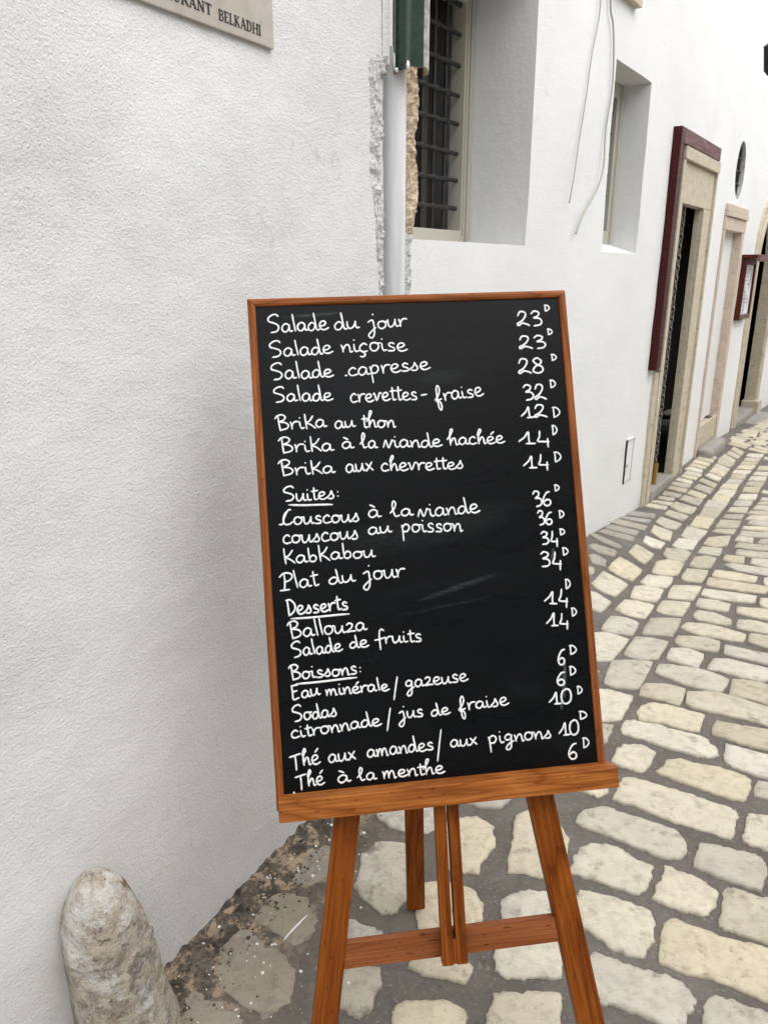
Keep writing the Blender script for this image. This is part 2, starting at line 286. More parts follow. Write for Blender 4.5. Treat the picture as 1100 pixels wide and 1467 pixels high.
(3,[(-0.441,1.229),(-0.407,1.241),(-0.335,1.204),(-0.3,1.177),(-0.3,1.139),(-0.421,1.15),(-0.442,1.189)])]

# ------------------------------------------------------------------ helpers
def tag(o, label=None, cat=None, group=None, kind=None):
    if label: o['label'] = label
    if cat: o['category'] = cat
    if group: o['group'] = group
    if kind: o['kind'] = kind
    return o
def empty(name, loc=(0, 0, 0)):
    o = bpy.data.objects.new(name, None); scn.collection.objects.link(o); o.location = loc; o.empty_display_size = .1
    return o
def link(name, me, mat, parent=None, mw=None):
    o = bpy.data.objects.new(name, me); scn.collection.objects.link(o)
    if mat and not me.materials: me.materials.append(mat)
    if mw is not None: o.matrix_world = mw
    if parent:
        o.parent = parent; o.matrix_parent_inverse = Matrix.Translation(parent.location).inverted() if parent.type == 'EMPTY' else parent.matrix_basis.inverted()
    return o
def mesh(name, vs, fs, mat, parent=None, smooth=False, mw=None):
    me = bpy.data.meshes.new(name); me.from_pydata([tuple(v) for v in vs], [], fs); me.validate(); me.update()
    if smooth: me.polygons.foreach_set('use_smooth', [True] * len(me.polygons))
    return link(name, me, mat, parent, mw)
def bm_obj(name, bm, mat, parent=None, smooth=False, mw=None):
    me = bpy.data.meshes.new(name); bm.to_mesh(me); bm.free()
    if smooth: me.polygons.foreach_set('use_smooth', [True] * len(me.polygons))
    return link(name, me, mat, parent, mw)
def box_bm(sx, sy, sz, bev=0.0, seg=2, shift=(0, 0, 0)):
    bm = bmesh.new(); bmesh.ops.create_cube(bm, size=1)
    bmesh.ops.scale(bm, vec=(sx, sy, sz), verts=bm.verts)
    if bev: bmesh.ops.bevel(bm, geom=bm.edges[:], offset=bev, segments=seg, affect='EDGES', profile=.6)
    bmesh.ops.translate(bm, vec=shift, verts=bm.verts)
    return bm
def bar(name, p0, p1, wid, th, wdir, mat, parent=None, bev=.0015, ends=None):
    """a beam whose local X runs p0->p1, local Y along wdir"""
    p0, p1, wdir = Vector(p0), Vector(p1), Vector(wdir)
    x = (p1 - p0); L = x.length; x.normalize(); y = (wdir - x * wdir.dot(x)).normalized(); z = x.cross(y)
    m = Matrix((x, y, z)).transposed().to_4x4(); m.translation = (p0 + p1) / 2
    bm = box_bm(L, wid, th, bev)
    if ends:
        for v in bm.verts:
            if v.co.x > 0 and ends[1]: v.co.x += ends[1] * v.co.y
            if v.co.x < 0 and ends[0]: v.co.x += ends[0] * v.co.y
    return bm_obj(name, bm, mat, parent, mw=m)
def catmull(P, n=6):
    if len(P) < 3: return [Vector(p) for p in P]
    P = [Vector(p) for p in P]; Q = [P[0] * 2 - P[1]] + P + [P[-1] * 2 - P[-2]]; out = []
    for i in range(1, len(Q) - 2):
        a, b, c, d = Q[i - 1:i + 3]
        for k in range(n):
            t = k / n
            out.append(.5 * ((2 * b) + (c - a) * t + (2 * a - 5 * b + 4 * c - d) * t * t + (3 * b - a - 3 * c + d) * t ** 3))
    out.append(P[-1]); return out
def tube(P, r, up, sides=6, flat=1.0, radii=None):
    """verts, faces of a tube along P; 'up' is the flattened direction"""
    vs, fs = [], []; n = len(P); up = Vector(up)
    for i, p in enumerate(P):
        t = (P[min(i + 1, n - 1)] - P[max(i - 1, 0)])
        if t.length < 1e-9: t = Vector((1, 0, 0))
        t.normalize(); a = t.cross(up)
        if a.length < 1e-6: a = t.orthogonal()
        a.normalize(); b = a.cross(t); rr = radii[i] if radii else r
        for k in range(sides):
            th = 2 * math.pi * k / sides
            vs.append(p + a * (rr * math.cos(th)) + b * (rr * flat * math.sin(th)))
    for i in range(n - 1):
        for k in range(sides):
            k2 = (k + 1) % sides
            fs.append((i * sides + k, i * sides + k2, (i + 1) * sides + k2, (i + 1) * sides + k))
    fs.append(tuple(range(sides))[::-1]); fs.append(tuple(range((n - 1) * sides, n * sides)))
    return vs, fs
def merge(lst):
    V, F = [], []
    for vs, fs in lst:
        b = len(V); V += list(vs); F += [tuple(i + b for i in f) for f in fs]
    return V, F
# ------------------------------------------------------------------ materials
class M:
    pos = False
    def __init__(s, name, rough=.8, spec=.3):
        s.m = bpy.data.materials.new(name); s.m.use_nodes = True; s.nt = s.m.node_tree
        s.b = s.nt.nodes['Principled BSDF']; s.b.inputs['Roughness'].default_value = rough
        s.b.inputs['Specular IOR Level'].default_value = spec; s.h = None
        s.tc = s.nt.nodes.new('ShaderNodeTexCoord')
    def n(s, t, **k):
        nd = s.nt.nodes.new(t)
        for a, v in k.items():
            if a in nd.inputs: nd.inputs[a].default_value = v
            else: setattr(nd, a, v)
        return nd
    def l(s, a, b): s.nt.links.new(a, b)
    def co(s, scale=(1, 1, 1), src='Object'):
        mp = s.n('ShaderNodeMapping'); mp.inputs['Scale'].default_value = scale
        s.l(s.n('ShaderNodeNewGeometry').outputs['Position'] if s.pos else s.tc.outputs[src], mp.inputs[0]); return mp.outputs[0]
    def noise(s, scale, detail=4, rough=.55, sc=(1, 1, 1), dist=0, src='Object'):
        nd = s.n('ShaderNodeTexNoise'); nd.inputs['Scale'].default_value = scale; nd.inputs['Detail'].default_value = detail
        nd.inputs['Roughness'].default_value = rough; nd.inputs['Distortion'].default_value = dist
        s.l(s.co(sc, src), nd.inputs['Vector']); return nd.outputs['Fac']
    def ramp(s, fac, stops, interp='LINEAR'):
        r = s.n('ShaderNodeValToRGB'); r.color_ramp.interpolation = interp; e = r.color_ramp.elements
        while len(e) > 1: e.remove(e[-1])
        for i, (p, c) in enumerate(stops):
            c = (c, c, c, 1) if isinstance(c, (int, float)) else (*c, 1)
            if i == 0: e[0].position = p; e[0].color = c
            else: q = e.new(p); q.color = c
        s.l(fac, r.inputs[0]); return r.outputs[0]
    def mix(s, fac, a, b, mode='MIX'):
        x = s.n('ShaderNodeMix', data_type='RGBA', blend_type=mode)
        for sock, v in ((x.inputs[0], fac), (x.inputs[6], a), (x.inputs[7], b)):
            if isinstance(v, (int, float)): sock.default_value = v if sock == x.inputs[0] else (v, v, v, 1)
            elif isinstance(v, tuple): sock.default_value = (*v, 1)
            else: s.l(v, sock)
        return x.outputs[2]
    def math(s, op, a, b=0.0, clamp=False):
        x = s.n('ShaderNodeMath', operation=op, use_clamp=clamp)
        for i, v in enumerate((a, b)):
            if isinstance(v, (int, float)): x.inputs[i].default_value = v
            else: s.l(v, x.inputs[i])
        return x.outputs[0]
    def color(s, c):
        if isinstance(c, tuple): s.b.inputs['Base Color'].default_value = (*c, 1)
        else: s.l(c, s.b.inputs['Base Color'])
    def bump(s, h, dist, strength=1.0):
        b = s.n('ShaderNodeBump'); b.inputs['Distance'].default_value = dist; b.inputs['Strength'].default_value = strength
        s.l(h, b.inputs['Height'])
        if s.h: s.l(s.h, b.inputs['Normal'])
        s.h = b.outputs[0]; s.l(s.h, s.b.inputs['Normal'])
    def rnd(s):
        return s.n('ShaderNodeObjectInfo').outputs['Random']
def plaster(name, base, warm, fine=1.0):
    p = M(name, .92, .2)
    big = p.noise(1.1, 5, .6); mid = p.noise(7, 5, .6)
    c = p.mix(p.ramp(big, [(.35, 0), (.7, 1)]), base, warm)
    c = p.mix(p.ramp(mid, [(.3, .0), (.75, .10)]), c, (base[0] * .9, base[1] * .88, base[2] * .84))
    # hair cracks and grubby specks
    sp = p.noise(46, 2, .5); c = p.mix(p.ramp(sp, [(.755, 0), (.775, .6)]), c, (.45, .42, .38))
    st = p.noise(3.5, 6, .7, (1, 1, .5), .3); c = p.mix(p.ramp(st, [(.56, 0), (.78, .26)]), c, (.60, .57, .52))
    cr = p.math('ABSOLUTE', p.math('SUBTRACT', p.noise(2.6, 5, .6, (1, 1, .6)), .5)); ck = p.math('MULTIPLY', p.ramp(cr, [(.0012, 1), (.0028, 0)]), p.ramp(p.noise(1.7, 2), [(.56, 0), (.64, .32)]))
    c = p.mix(ck, c, (.40, .38, .35))
    p.color(c)
    rough_mask = p.ramp(p.noise(2.3, 4, .6), [(.35, .35), (.65, 1)])
    p.bump(p.noise(3.2, 3, .5, (1, 1, 1.6), .3), .05, .04 * fine)
    p.bump(p.noise(14, 5, .6, (1, 1, 2.2), .1), .009, .22 * fine)
    p.bump(p.math('MULTIPLY', p.noise(115, 7, .74, (1, 1, 1.3), .1), rough_mask), .0070, .75 * fine)
    v = p.n('ShaderNodeTexVoronoi'); v.inputs['Scale'].default_value = 210; p.l(p.co(), v.inputs['Vector'])
    p.bump(p.ramp(v.outputs['Distance'], [(.1, 1), (.55, 0)]), .0012, .4 * fine)
    return p.m
MAT = {}
MAT['plaster'] = plaster('white_plaster', (.83, .828, .82), (.81, .80, .785))
MAT['plaster_far'] = plaster('white_limewash', (.84, .84, .83), (.82, .815, .80), .8)
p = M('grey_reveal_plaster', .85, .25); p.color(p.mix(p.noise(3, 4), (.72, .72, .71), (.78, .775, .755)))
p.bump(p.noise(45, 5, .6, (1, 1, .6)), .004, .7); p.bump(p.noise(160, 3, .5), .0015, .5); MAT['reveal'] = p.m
def stone(name, a, b, c, rough=.85, bumpk=1.0, randomise=.25):
    p = M(name, rough, .25); p.pos = True
    n1 = p.noise(8, 6, .62); n2 = p.noise(34, 6, .68, dist=.15)
    col = p.mix(p.ramp(n1, [(.3, 0), (.7, 1)]), a, b)
    col = p.mix(p.ramp(n2, [(.47, 0), (.66, .6)]), col, c)
    n3 = p.noise(120, 4, .65); col = p.mix(p.ramp(n3, [(.62, 0), (.70, .7)]), col, tuple(x * .33 for x in c))
    bl = p.noise(19, 6, .7); col = p.mix(p.ramp(bl, [(.56, 0), (.68, .7)]), col, tuple(x * .62 for x in c))
    if randomise:
        h = p.n('ShaderNodeHueSaturation'); r = p.rnd()
        p.l(p.math('ADD', p.math('MULTIPLY', r, randomise), 1 - randomise * .62), h.inputs['Value'])
        p.l(p.math('ADD', p.math('MULTIPLY', p.math('FRACT', p.math('MULTIPLY', r, 7.3)), .40), .60), h.inputs['Saturation'])
        p.l(col, h.inputs['Color']); col = h.outputs[0]
    p.color(col)
    p.bump(n1, .01, .25 * bumpk); p.bump(n2, .004, .5 * bumpk); p.bump(p.noise(190, 3, .6), .001, .5 * bumpk)
    return p.m
MAT['cobble'] = stone('cream_limestone', (.66, .585, .425), (.565, .50, .375), (.40, .335, .24), randomise=.34)
MAT['cobble_grey'] = stone('dusty_limestone', (.36, .33, .27), (.44, .40, .33), (.27, .24, .20), randomise=.2)
MAT['cobble_worn'] = stone('worn_limestone', (.52, .46, .34), (.64, .58, .47), (.29, .25, .19), randomise=.1, bumpk=1.4)
MAT['cobble_olive'] = stone('olive_worn_stone', (.30, .25, .165), (.36, .30, .20), (.235, .195, .14), randomise=.12, bumpk=1.1)
MAT['surround'] = stone('pale_dressed_stone', (.62, .55, .42), (.55, .48, .37), (.42, .35, .27), randomise=0, bumpk=.8)
MAT['surround_pink'] = stone('pink_dressed_stone', (.66, .55, .45), (.58, .47, .38), (.47, .38, .31), randomise=0, bumpk=.8)
MAT['slab'] = stone('grey_threshold_stone', (.40, .38, .34), (.33, .31, .28), (.24, .22, .2), randomise=0)
def ground_mat():
    p = M('grey_cement_mortar', .88, .25)
    n1 = p.noise(2.4, 6, .6); n2 = p.noise(24, 6, .65, dist=.1); n3 = p.noise(95, 4, .6)
    c = p.mix(p.ramp(n1, [(.3, 0), (.7, 1)]), (.12, .106, .093), (.18, .162, .142))
    c = p.mix(p.ramp(n2, [(.5, 0), (.72, .6)]), c, (.115, .10, .09)); c = p.mix(p.ramp(p.noise(5.5, 6, .65), [(.48, 0), (.66, .65)]), c, (.215, .195, .17))
    c = p.mix(p.ramp(n3, [(.58, 0), (.70, .6)]), c, (.36, .33, .28)); c = p.mix(p.ramp(p.noise(60, 5, .7), [(.60, 0), (.68, .7)]), c, (.07, .06, .052))
    # grime collected along the wall foot (a vertex attribute: nearness to the corner wall)
    at = p.n('ShaderNodeAttribute', attribute_name='foot'); f = at.outputs['Fac']
    gn = p.noise(11, 8, .74, dist=.15)
    g = p.math('MULTIPLY', p.math('POWER', f, 1.7), p.ramp(gn, [(.36, .25), (.52, 1)]), True)
    br = p.ramp(p.noise(21, 7, .7, dist=.15), [(.40, (.06, .052, .043)), (.49, (.12, .10, .08)), (.53, (.22, .18, .13)), (.555, (.46, .34, .22)), (.64, (.50, .39, .27)), (.70, (.26, .22, .17))])
    c = p.mix(p.math('MULTIPLY', f, .8), c, (.225, .19, .148))
    c = p.mix(g, c, br)
    sp = p.noise(42, 1, .4, dist=.2); ms = p.math('MULTIPLY', p.ramp(sp, [(.765, 0), (.775, 1)]), p.math('MULTIPLY', f, 1.3, True)); c = p.mix(ms, c, (.78, .77, .74))
    p.color(c)
    p.bump(n2, .010, 1); p.bump(n3, .002, .9)
    p.bump(p.math('MULTIPLY', gn, f), .02, .8)
    return p.m
MAT['ground'] = ground_mat()
def wood(name, dark, mid, light, rough=.42, ringscale=9.0, knots=True):
    p = M(name, rough, .12)
    off = p.n('ShaderNodeVectorMath', operation='ADD'); r = p.rnd()
    cb = p.n('ShaderNodeCombineXYZ')
    for k, m_ in enumerate((9.0, 3.7, 5.1)): p.l(p.math('MULTIPLY', r, m_), cb.inputs[k])
    p.l(p.tc.outputs['Object'], off.inputs[0]); p.l(cb.outputs[0], off.inputs[1])
    mp = p.n('ShaderNodeMapping'); mp.inputs['Scale'].default_value = (.9, 7, 7); p.l(off.outputs[0], mp.inputs[0])
    nz = p.n('ShaderNodeTexNoise'); nz.inputs['Scale'].default_value = 1.6; nz.inputs['Detail'].default_value = 3; p.l(mp.outputs[0], nz.inputs['Vector'])
    rings = p.math('FRACT', p.math('MULTIPLY', nz.outputs['Fac'], ringscale))
    c = p.ramp(rings, [(0, mid), (.45, light), (.8, mid), (.94, tuple(a * .75 + b * .25 for a, b in zip(dark, mid))), (1, mid)])
    mp2 = p.n('ShaderNodeMapping'); mp2.inputs['Scale'].default_value = (4, 150, 150); p.l(off.outputs[0], mp2.inputs[0])
    gr = p.n('ShaderNodeTexNoise'); gr.inputs['Scale'].default_value = 1.5; gr.inputs['Detail'].default_value = 3; p.l(mp2.outputs[0], gr.inputs['Vector'])
    c = p.mix(p.ramp(gr.outputs['Fac'], [(.40, 0), (.68, .75)]), c, dark)
    bl = p.n('ShaderNodeTexNoise'); bl.inputs['Scale'].default_value = 5; bl.inputs['Detail'].default_value = 2; mp3 = p.n('ShaderNodeMapping'); mp3.inputs['Scale'].default_value = (1, 2, 2)
    p.l(off.outputs[0], mp3.inputs[0]); p.l(mp3.outputs[0], bl.inputs['Vector'])
    c = p.mix(p.ramp(bl.outputs['Fac'], [(.4, 0), (.7, .45)]), c, tuple(x * .6 for x in mid))
    mk = p.n('ShaderNodeMapping'); mk.inputs['Scale'].default_value = (45, 170, 170); p.l(off.outputs[0], mk.inputs[0]); sk = p.n('ShaderNodeTexNoise'); sk.inputs['Scale'].default_value = 1.0; sk.inputs['Detail'].default_value = 2; p.l(mk.outputs[0], sk.inputs['Vector'])
    c = p.mix(p.ramp(sk.outputs['Fac'], [(.66, 0), (.70, .85 if 'pale' in name else .5)]), c, tuple(x * .35 for x in dark))
    p.color(c)
    p.l(p.ramp(gr.outputs['Fac'], [(.3, rough - .08), (.7, rough + .15)]), p.b.inputs['Roughness'])
    p.bump(gr.outputs['Fac'], .0008, .6)
    return p.m
MAT['wood'] = wood('stained_pine', (.095, .020, .003), (.215, .054, .006), (.31, .088, .012))
MAT['wood_ledge'] = wood('stained_pine_ledge', (.16, .042, .008), (.37, .115, .024), (.50, .180, .042), ringscale=12)
MAT['wood_pale'] = wood('pale_pine_rail', (.16, .045, .014), (.29, .092, .030), (.36, .125, .045))
MAT['wood_frame'] = wood('frame_beading', (.13, .036, .010), (.27, .082, .022), (.35, .115, .034))
MAT['trim'] = wood('dark_red_painted_timber', (.035, .007, .007), (.060, .012, .011), (.08, .018, .016), .4)
MAT['trim_grey'] = wood('weathered_red_timber', (.12, .065, .065), (.2, .12, .118), (.26, .165, .16), .7)
MAT['case_wood'] = wood('mahogany_case', (.05, .010, .006), (.095, .02, .011), (.13, .03, .016), .35)
def board_mat():
    p = M('black_slate_paint', .3, .13)
    n = p.noise(3.2, 5, .6, (1, 3.4, 1), 1.1); n2 = p.noise(60, 4, .6, (1, 4, 1))
    c = p.mix(p.ramp(n, [(.60, 0), (.80, .3)]), (.003, .0035, .0042), (.022, .025, .027))
    c = p.mix(p.ramp(n2, [(.62, 0), (.8, .04)]), c, (.04, .043, .043))
    for (cx_, cy_, an, lx, ly, amt) in ((.05, -.092, .26, .085, .006, .09), (.02, -.125, .12, .11, .003, .04), (.05, .30, .1, .05, .016, .035), (-.18, .425, .05, .06, .004, .12), (.0, .02, .15, .2, .04, .035)):
        mp = p.n('ShaderNodeMapping', vector_type='TEXTURE'); mp.inputs['Location'].default_value = (cx_, cy_, 0); mp.inputs['Rotation'].default_value = (0, 0, an); mp.inputs['Scale'].default_value = (lx, ly, 1)
        p.l(p.tc.outputs['Object'], mp.inputs[0]); sx = p.n('ShaderNodeSeparateXYZ'); p.l(mp.outputs[0], sx.inputs[0])
        r2 = p.math('ADD', p.math('MULTIPLY', sx.outputs[0], sx.outputs[0]), p.math('MULTIPLY', sx.outputs[1], sx.outputs[1]))
        mk = p.math('MULTIPLY', p.ramp(r2, [(0, 1), (1, 0)]), p.ramp(p.noise(55, 5, .7, (1, 7, 1)), [(.38, .1), (.62, 1)]))
        c = p.mix(p.math('MULTIPLY', mk, amt), c, (.42, .45, .46))
    p.color(c); p.l(p.ramp(n, [(.4, .26), (.7, .4)]), p.b.inputs['Roughness'])
    return p.m
MAT['board'] = board_mat()
p = M('white_chalk_ink', .75, .2); p.color(p.mix(p.ramp(p.noise(260, 3, .6), [(.42, 0), (.7, .55)]), (.86, .87, .865), (.50, .54, .54))); MAT['chalk'] = p.m
p = M('chalk_smear', .8, .1); p.color((.055, .066, .068)); MAT['smear'] = p.m
p = M('black_wrought_iron', .5, .5); p.color(p.mix(p.noise(60, 3), (.010, .009, .009), (.022, .020, .018))); p.bump(p.noise(120, 3), .0015, .6); MAT['iron'] = p.m
p = M('beige_window_paint', .5, .4); p.color(p.mix(p.noise(12, 4), (.50, .47, .40), (.43, .40, .34))); p.bump(p.noise(80, 3), .0006, .5); MAT['beige'] = p.m
p = M('grey_brown_paint', .5, .4); p.color(p.mix(p.noise(9, 4), (.10, .092, .08), (.15, .138, .12))); MAT['greybrown'] = p.m
p = M('dim_window_glass', .12, .25); p.color((.02, .019, .018)); MAT['glass'] = p.m
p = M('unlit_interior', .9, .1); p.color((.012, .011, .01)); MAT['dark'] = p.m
p = M('drainpipe_paint', .35, .4); p.color(p.mix(p.ramp(p.noise(7, 5, .6, (6, 6, .6)), [(.4, 0), (.7, 1)]), (.76, .77, .775), (.62, .63, .635))); p.bump(p.noise(40, 3, .6, (3, 3, .3)), .001, .6); MAT['pipe'] = p.m
p = M('green_ceramic_glaze', .12, .6); nn = p.noise(26, 5, .65); p.color(p.mix(p.ramp(nn, [(.45, 0), (.75, 1)]), (.008, .028, .018), (.02, .058, .042))); p.bump(nn, .001, .4); MAT['glaze'] = p.m
p = M('lime_splashed_clay', .8, .3); nn = p.noise(40, 5, .7); p.color(p.mix(p.ramp(nn, [(.4, 0), (.6, 1)]), (.52, .52, .5), (.25, .24, .21))); MAT['limesplash'] = p.m
p = M('terracotta_edge', .85, .2); p.color(p.mix(p.noise(60, 4), (.30, .20, .12), (.42, .33, .24))); MAT['clay'] = p.m
p = M('rough_render', .95, .1); nn = p.noise(150, 5, .7); p.color(p.mix(p.ramp(nn, [(.40, 0), (.5, 1)]), (.50, .49, .48), (.78, .775, .76))); p.bump(nn, .008, 1); MAT['rubble_grey'] = p.m
p = M('sandy_rubble', .95, .1); nn = p.noise(34, 6, .7); p.color(p.mix(p.ramp(nn, [(.36, 0), (.5, .5), (.62, 1)]), (.46, .33, .22), (.74, .62, .48))); p.bump(nn, .01, 1); MAT['rubble_sand'] = p.m
p = M('plaque_marble', .6, .35); nn = p.noise(9, 6, .65, dist=1.5); c = p.mix(p.ramp(nn, [(.35, 0), (.7, 1)]), (.50, .455, .395), (.40, .36, .31)); c = p.mix(p.ramp(p.noise(60, 4, .6), [(.6, 0), (.75, .6)]), c, (.30, .26, .22)); p.color(c); p.bump(p.noise(80, 3), .0008, .5); MAT['marble'] = p.m
p = M('black_letter_paint', .6, .3); p.color((.025, .025, .03)); MAT['ink'] = p.m
p = M('white_cable', .6, .3); p.color((.42, .39, .33)); MAT['cable'] = p.m
p = M('brass', .35, .5); p.color((.42, .26, .08)); p.b.inputs['Metallic'].default_value = .8; MAT['brass'] = p.m
p = M('chain_steel', .5, .5); p.color((.22, .21, .20)); p.b.inputs['Metallic'].default_value = .3; MAT['chain'] = p.m
p = M('menu_paper', .6, .3); nn = p.noise(14, 4, .6, (1, 1, .5)); p.color(p.mix(p.ramp(nn, [(.52, 0), (.58, 1)]), (.82, .82, .83), (.45, .45, .48))); MAT['paper'] = p.m
p = M('splashed_paint', .7, .3); p.color((.80, .79, .77)); MAT['paint'] = p.m
p = M('old_marble_bollard', .75, .3); p.pos = True
n1 = p.noise(7, 6, .62); n2 = p.noise(30, 7, .72); n3 = p.noise(90, 4, .6)
c = p.mix(p.ramp(n1, [(.38, 0), (.62, 1)]), (.66, .60, .48), (.47, .42, .33))
c = p.mix(p.ramp(n2, [(.47, 0), (.60, .8)]), c, (.29, .26, .22))
c = p.mix(p.ramp(p.noise(12, 6, .7), [(.56, 0), (.63, .8)]), c, (.20, .195, .185))
sz = p.n('ShaderNodeSeparateXYZ'); p.l(p.n('ShaderNodeNewGeometry').outputs['Position'], sz.inputs[0])
hi = p.ramp(sz.outputs[2], [(.30, 0), (.36, 1)])
c = p.mix(p.math('MULTIPLY', hi, .55), c, (.56, .46, .36))
c = p.mix(p.math('MULTIPLY', p.ramp(p.noise(24, 4, .6), [(.60, 0), (.645, .95)]), p.math('ADD', p.math('MULTIPLY', hi, .7), .35, True)), c, (.20, .10, .05))
c = p.mix(p.ramp(n3, [(.60, 0), (.68, .8)]), c, (.12, .11, .10)); c = p.mix(p.ramp(p.noise(11, 7, .7), [(.52, 0), (.60, .85)]), c, (.76, .75, .71))
p.color(c); p.bump(n1, .03, .8); p.bump(n2, .018, 1); p.bump(n3, .004, 1); MAT['bollard'] = p.m
p = M('wall_foot_rubble', .95, .15); p.pos = True; nn = p.noise(26, 7, .72)
p.color(p.ramp(nn, [(.38, (.06, .05, .042)), (.5, (.15, .125, .1)), (.57, (.34, .27, .19)), (.63, (.52, .38, .26)), (.72, (.62, .58, .52))])); p.bump(nn, .012, 1); MAT['debris'] = p.m

# ------------------------------------------------------------------ wall frames
P0 = Vector((.0336, 2.3, 0)); D = Vector((math.sin(R(34.2)), math.cos(R(34.2)), 0)); N = Vector((D.y, -D.x, 0)); ZU = Vector((0, 0, 1))
PL = Vector((-.488, 1.268, 0)); DL = Vector((math.sin(R(31.5)), math.cos(R(31.5)), 0)); NL = Vector((DL.y, -DL.x, 0))
def itp(x, t):
    if x <= t[0][0]: return t[0][1]
    for (a, b), (c, d) in zip(t, t[1:]):
        if x <= c: return b + (d - b) * (x - a) / (c - a)
    return t[-1][1]
WZ = [(-1, 0), (.6, .05), (1.3, .1), (1.9, .11), (2.5, .05), (3, .012), (4, .06), (5.3, .045), (6.5, -.025), (7.7, -.083), (12, -.3), (30, -1.1)]
SZ = [(3, 0), (5, -.01), (6.5, -.05), (7.7, -.1), (12, -.3), (30, -1.1)]
def G(x, y):
    s = (x - P0.x) * D.x + (y - P0.y) * D.y; d = (x - P0.x) * N.x + (y - P0.y) * N.y
    b = itp(s, SZ); return b + (itp(s, WZ) - b) * math.exp(-(max(d, 0) / .35) ** 2)
def woff(s, z):
    o = .007 * noise.noise(Vector((s * 1.3, z * 1.3, 3))) + .003 * noise.noise(Vector((s * 5, z * 5, 9)))
    return o - .05 * min(max((s - 5.82) / .24, 0), 1)
def W(s, z, off=0.0, k=1.0):
    return P0 + D * s + N * (off + woff(s, z) * k) + ZU * z
def loff(s, z):
    o = .005 * noise.noise(Vector((s * 1.6, z * 1.1, 31))) + .0022 * noise.noise(Vector((s * 6, z * 6, 19)))
    o += .0016 * noise.noise(Vector((s * 22, z * 26, 5)))
    # the wall swells a little low down and turns in towards the corner
    o += -.015 * (0.5 + .5 * math.tanh((s - .12) / .10)) * (0.5 - .5 * math.tanh((z - 1.15) / .35))
    return o
def WL(s, z, off=0.0): return PL + DL * s + NL * (off + loff(s, z)) + ZU * z

# ------------------------------------------------------------------ ground
def build_ground():
    def axis(segs):
        out = []
        for a, b, n in segs: out += [a + (b - a) * i / n for i in range(n)]
        return out + [segs[-1][1]]
    S = axis([(-60, -6, 6), (-6, -2, 10), (-2, 2, 110), (2, 7, 90), (7, 14, 30), (14, 80, 10)])
    T = axis([(-3, -.4, 8), (-.4, 1.8, 70), (1.8, 4, 30), (4, 60, 8)])
    vs = []; foot = []
    for s in S:
        for t in T:
            p = P0 + D * s + N * t
            z = G(p.x, p.y)
            if -6 < s < 14 and -3 < t < 4: z += -.002 + .0022 * noise.noise(Vector((p.x * 7, p.y * 7, 2))) + .0014 * noise.noise(Vector((p.x * 25, p.y * 25, 2)))
            dl = (Vector((p.x, p.y, 0)) - PL).dot(NL); al = (Vector((p.x, p.y, 0)) - PL).dot(DL)
            f = math.exp(-(max(dl - .03, 0) / .20) ** 2) * (1 if al < .8 else max(0, 1 - (al - .8) / .5))
            if f > .05: z += .012 * f * noise.noise(Vector((p.x * 16, p.y * 16, 8))) + .018 * math.exp(-(max(dl, 0) / .05) ** 2) * (al < 1)
            vs.append((p.x, p.y, z)); foot.append(f)
    m = len(T); fs = [(i * m + j, i * m + j + 1, (i + 1) * m + j + 1, (i + 1) * m + j)[::-1] for i in range(len(S) - 1) for j in range(m - 1)]
    o = mesh('street', vs, fs, MAT['ground'], smooth=True); o['kind'] = 'structure'
    a = o.data.attributes.new('foot', 'FLOAT', 'POINT'); a.data.foreach_set('value', foot)
    return o
street = build_ground()
if street.data.polygons[0].normal.z < 0: street.data.flip_normals()

def stone_geo(poly, seed, h=.006, dome=.004, n_per=None, rough=.0035):
    rr = random.Random(seed); P = [Vector((x, y, 0)) for x, y in poly]; n = len(P)
    per = sum((P[i] - P[(i + 1) % n]).length for i in range(n)); k = max(1, n_per or 1)
    out = []
    for i in range(n):      # closed curve, corners kept a little tight
        a, b, c, d = P[i - 1], P[i], P[(i + 1) % n], P[(i + 2) % n]
        for j in range(k):
            t = j / k
            cr = .5 * ((2 * b) + (c - a) * t + (2 * a - 5 * b + 4 * c - d) * t * t + (3 * b - a - 3 * c + d) * t ** 3)
            li = b.lerp(c, t); q = cr.lerp(li, .72)
            q += Vector((rr.uniform(-1, 1), rr.uniform(-1, 1), 0)) * rough * (1 if j else .5) + Vector((noise.noise(q * 42), noise.noise(q * 42 + Vector((9, 9, 0))), 0)) * rough * 2.2
            out.append(q)
    ctr = sum(out, Vector()) / len(out); m = len(out); tilt = (rr.uniform(-.02, .02), rr.uniform(-.02, .02))
    size = per / 4; sm = [sum((out[(i + k) % m] for k in range(-3, 4)), Vector()) / 7 for i in range(m)] if m > 14 else out
    vs = []
    for f, dz in ((1.0, -.012), (1.0, h * .25), (max(.955, 1 - .004 / size), h), (max(.62, 1 - .03 / size), h + dome * .8)):
        for q, q2 in zip(out, sm):
            r = ctr.lerp(q if f > .95 else q2, f); r.z = G(r.x, r.y) + dz + (tilt[0] * (r.x - ctr.x) + tilt[1] * (r.y - ctr.y)) * (dz > 0) + (noise.noise(Vector((r.x * 18, r.y * 18, seed))) * .003 + noise.noise(Vector((r.x * 70, r.y * 70, seed))) * .0016 if f < .99 else 0)
            vs.append(r)
    c = ctr.copy(); c.z = G(c.x, c.y) + h + dome; vs.append(c)
    fs = []
    for L in range(3):
        for i in range(m):
            j = (i + 1) % m; fs.append((L * m + i, L * m + j, (L + 1) * m + j, (L + 1) * m + i))
    for i in range(m): fs.append((3 * m + i, 3 * m + (i + 1) % m, 4 * m))
    a = sum(P[i].x * P[(i + 1) % n].y - P[(i + 1) % n].x * P[i].y for i in range(n))
    if a < 0: fs = [f[::-1] for f in fs]
    return vs, fs
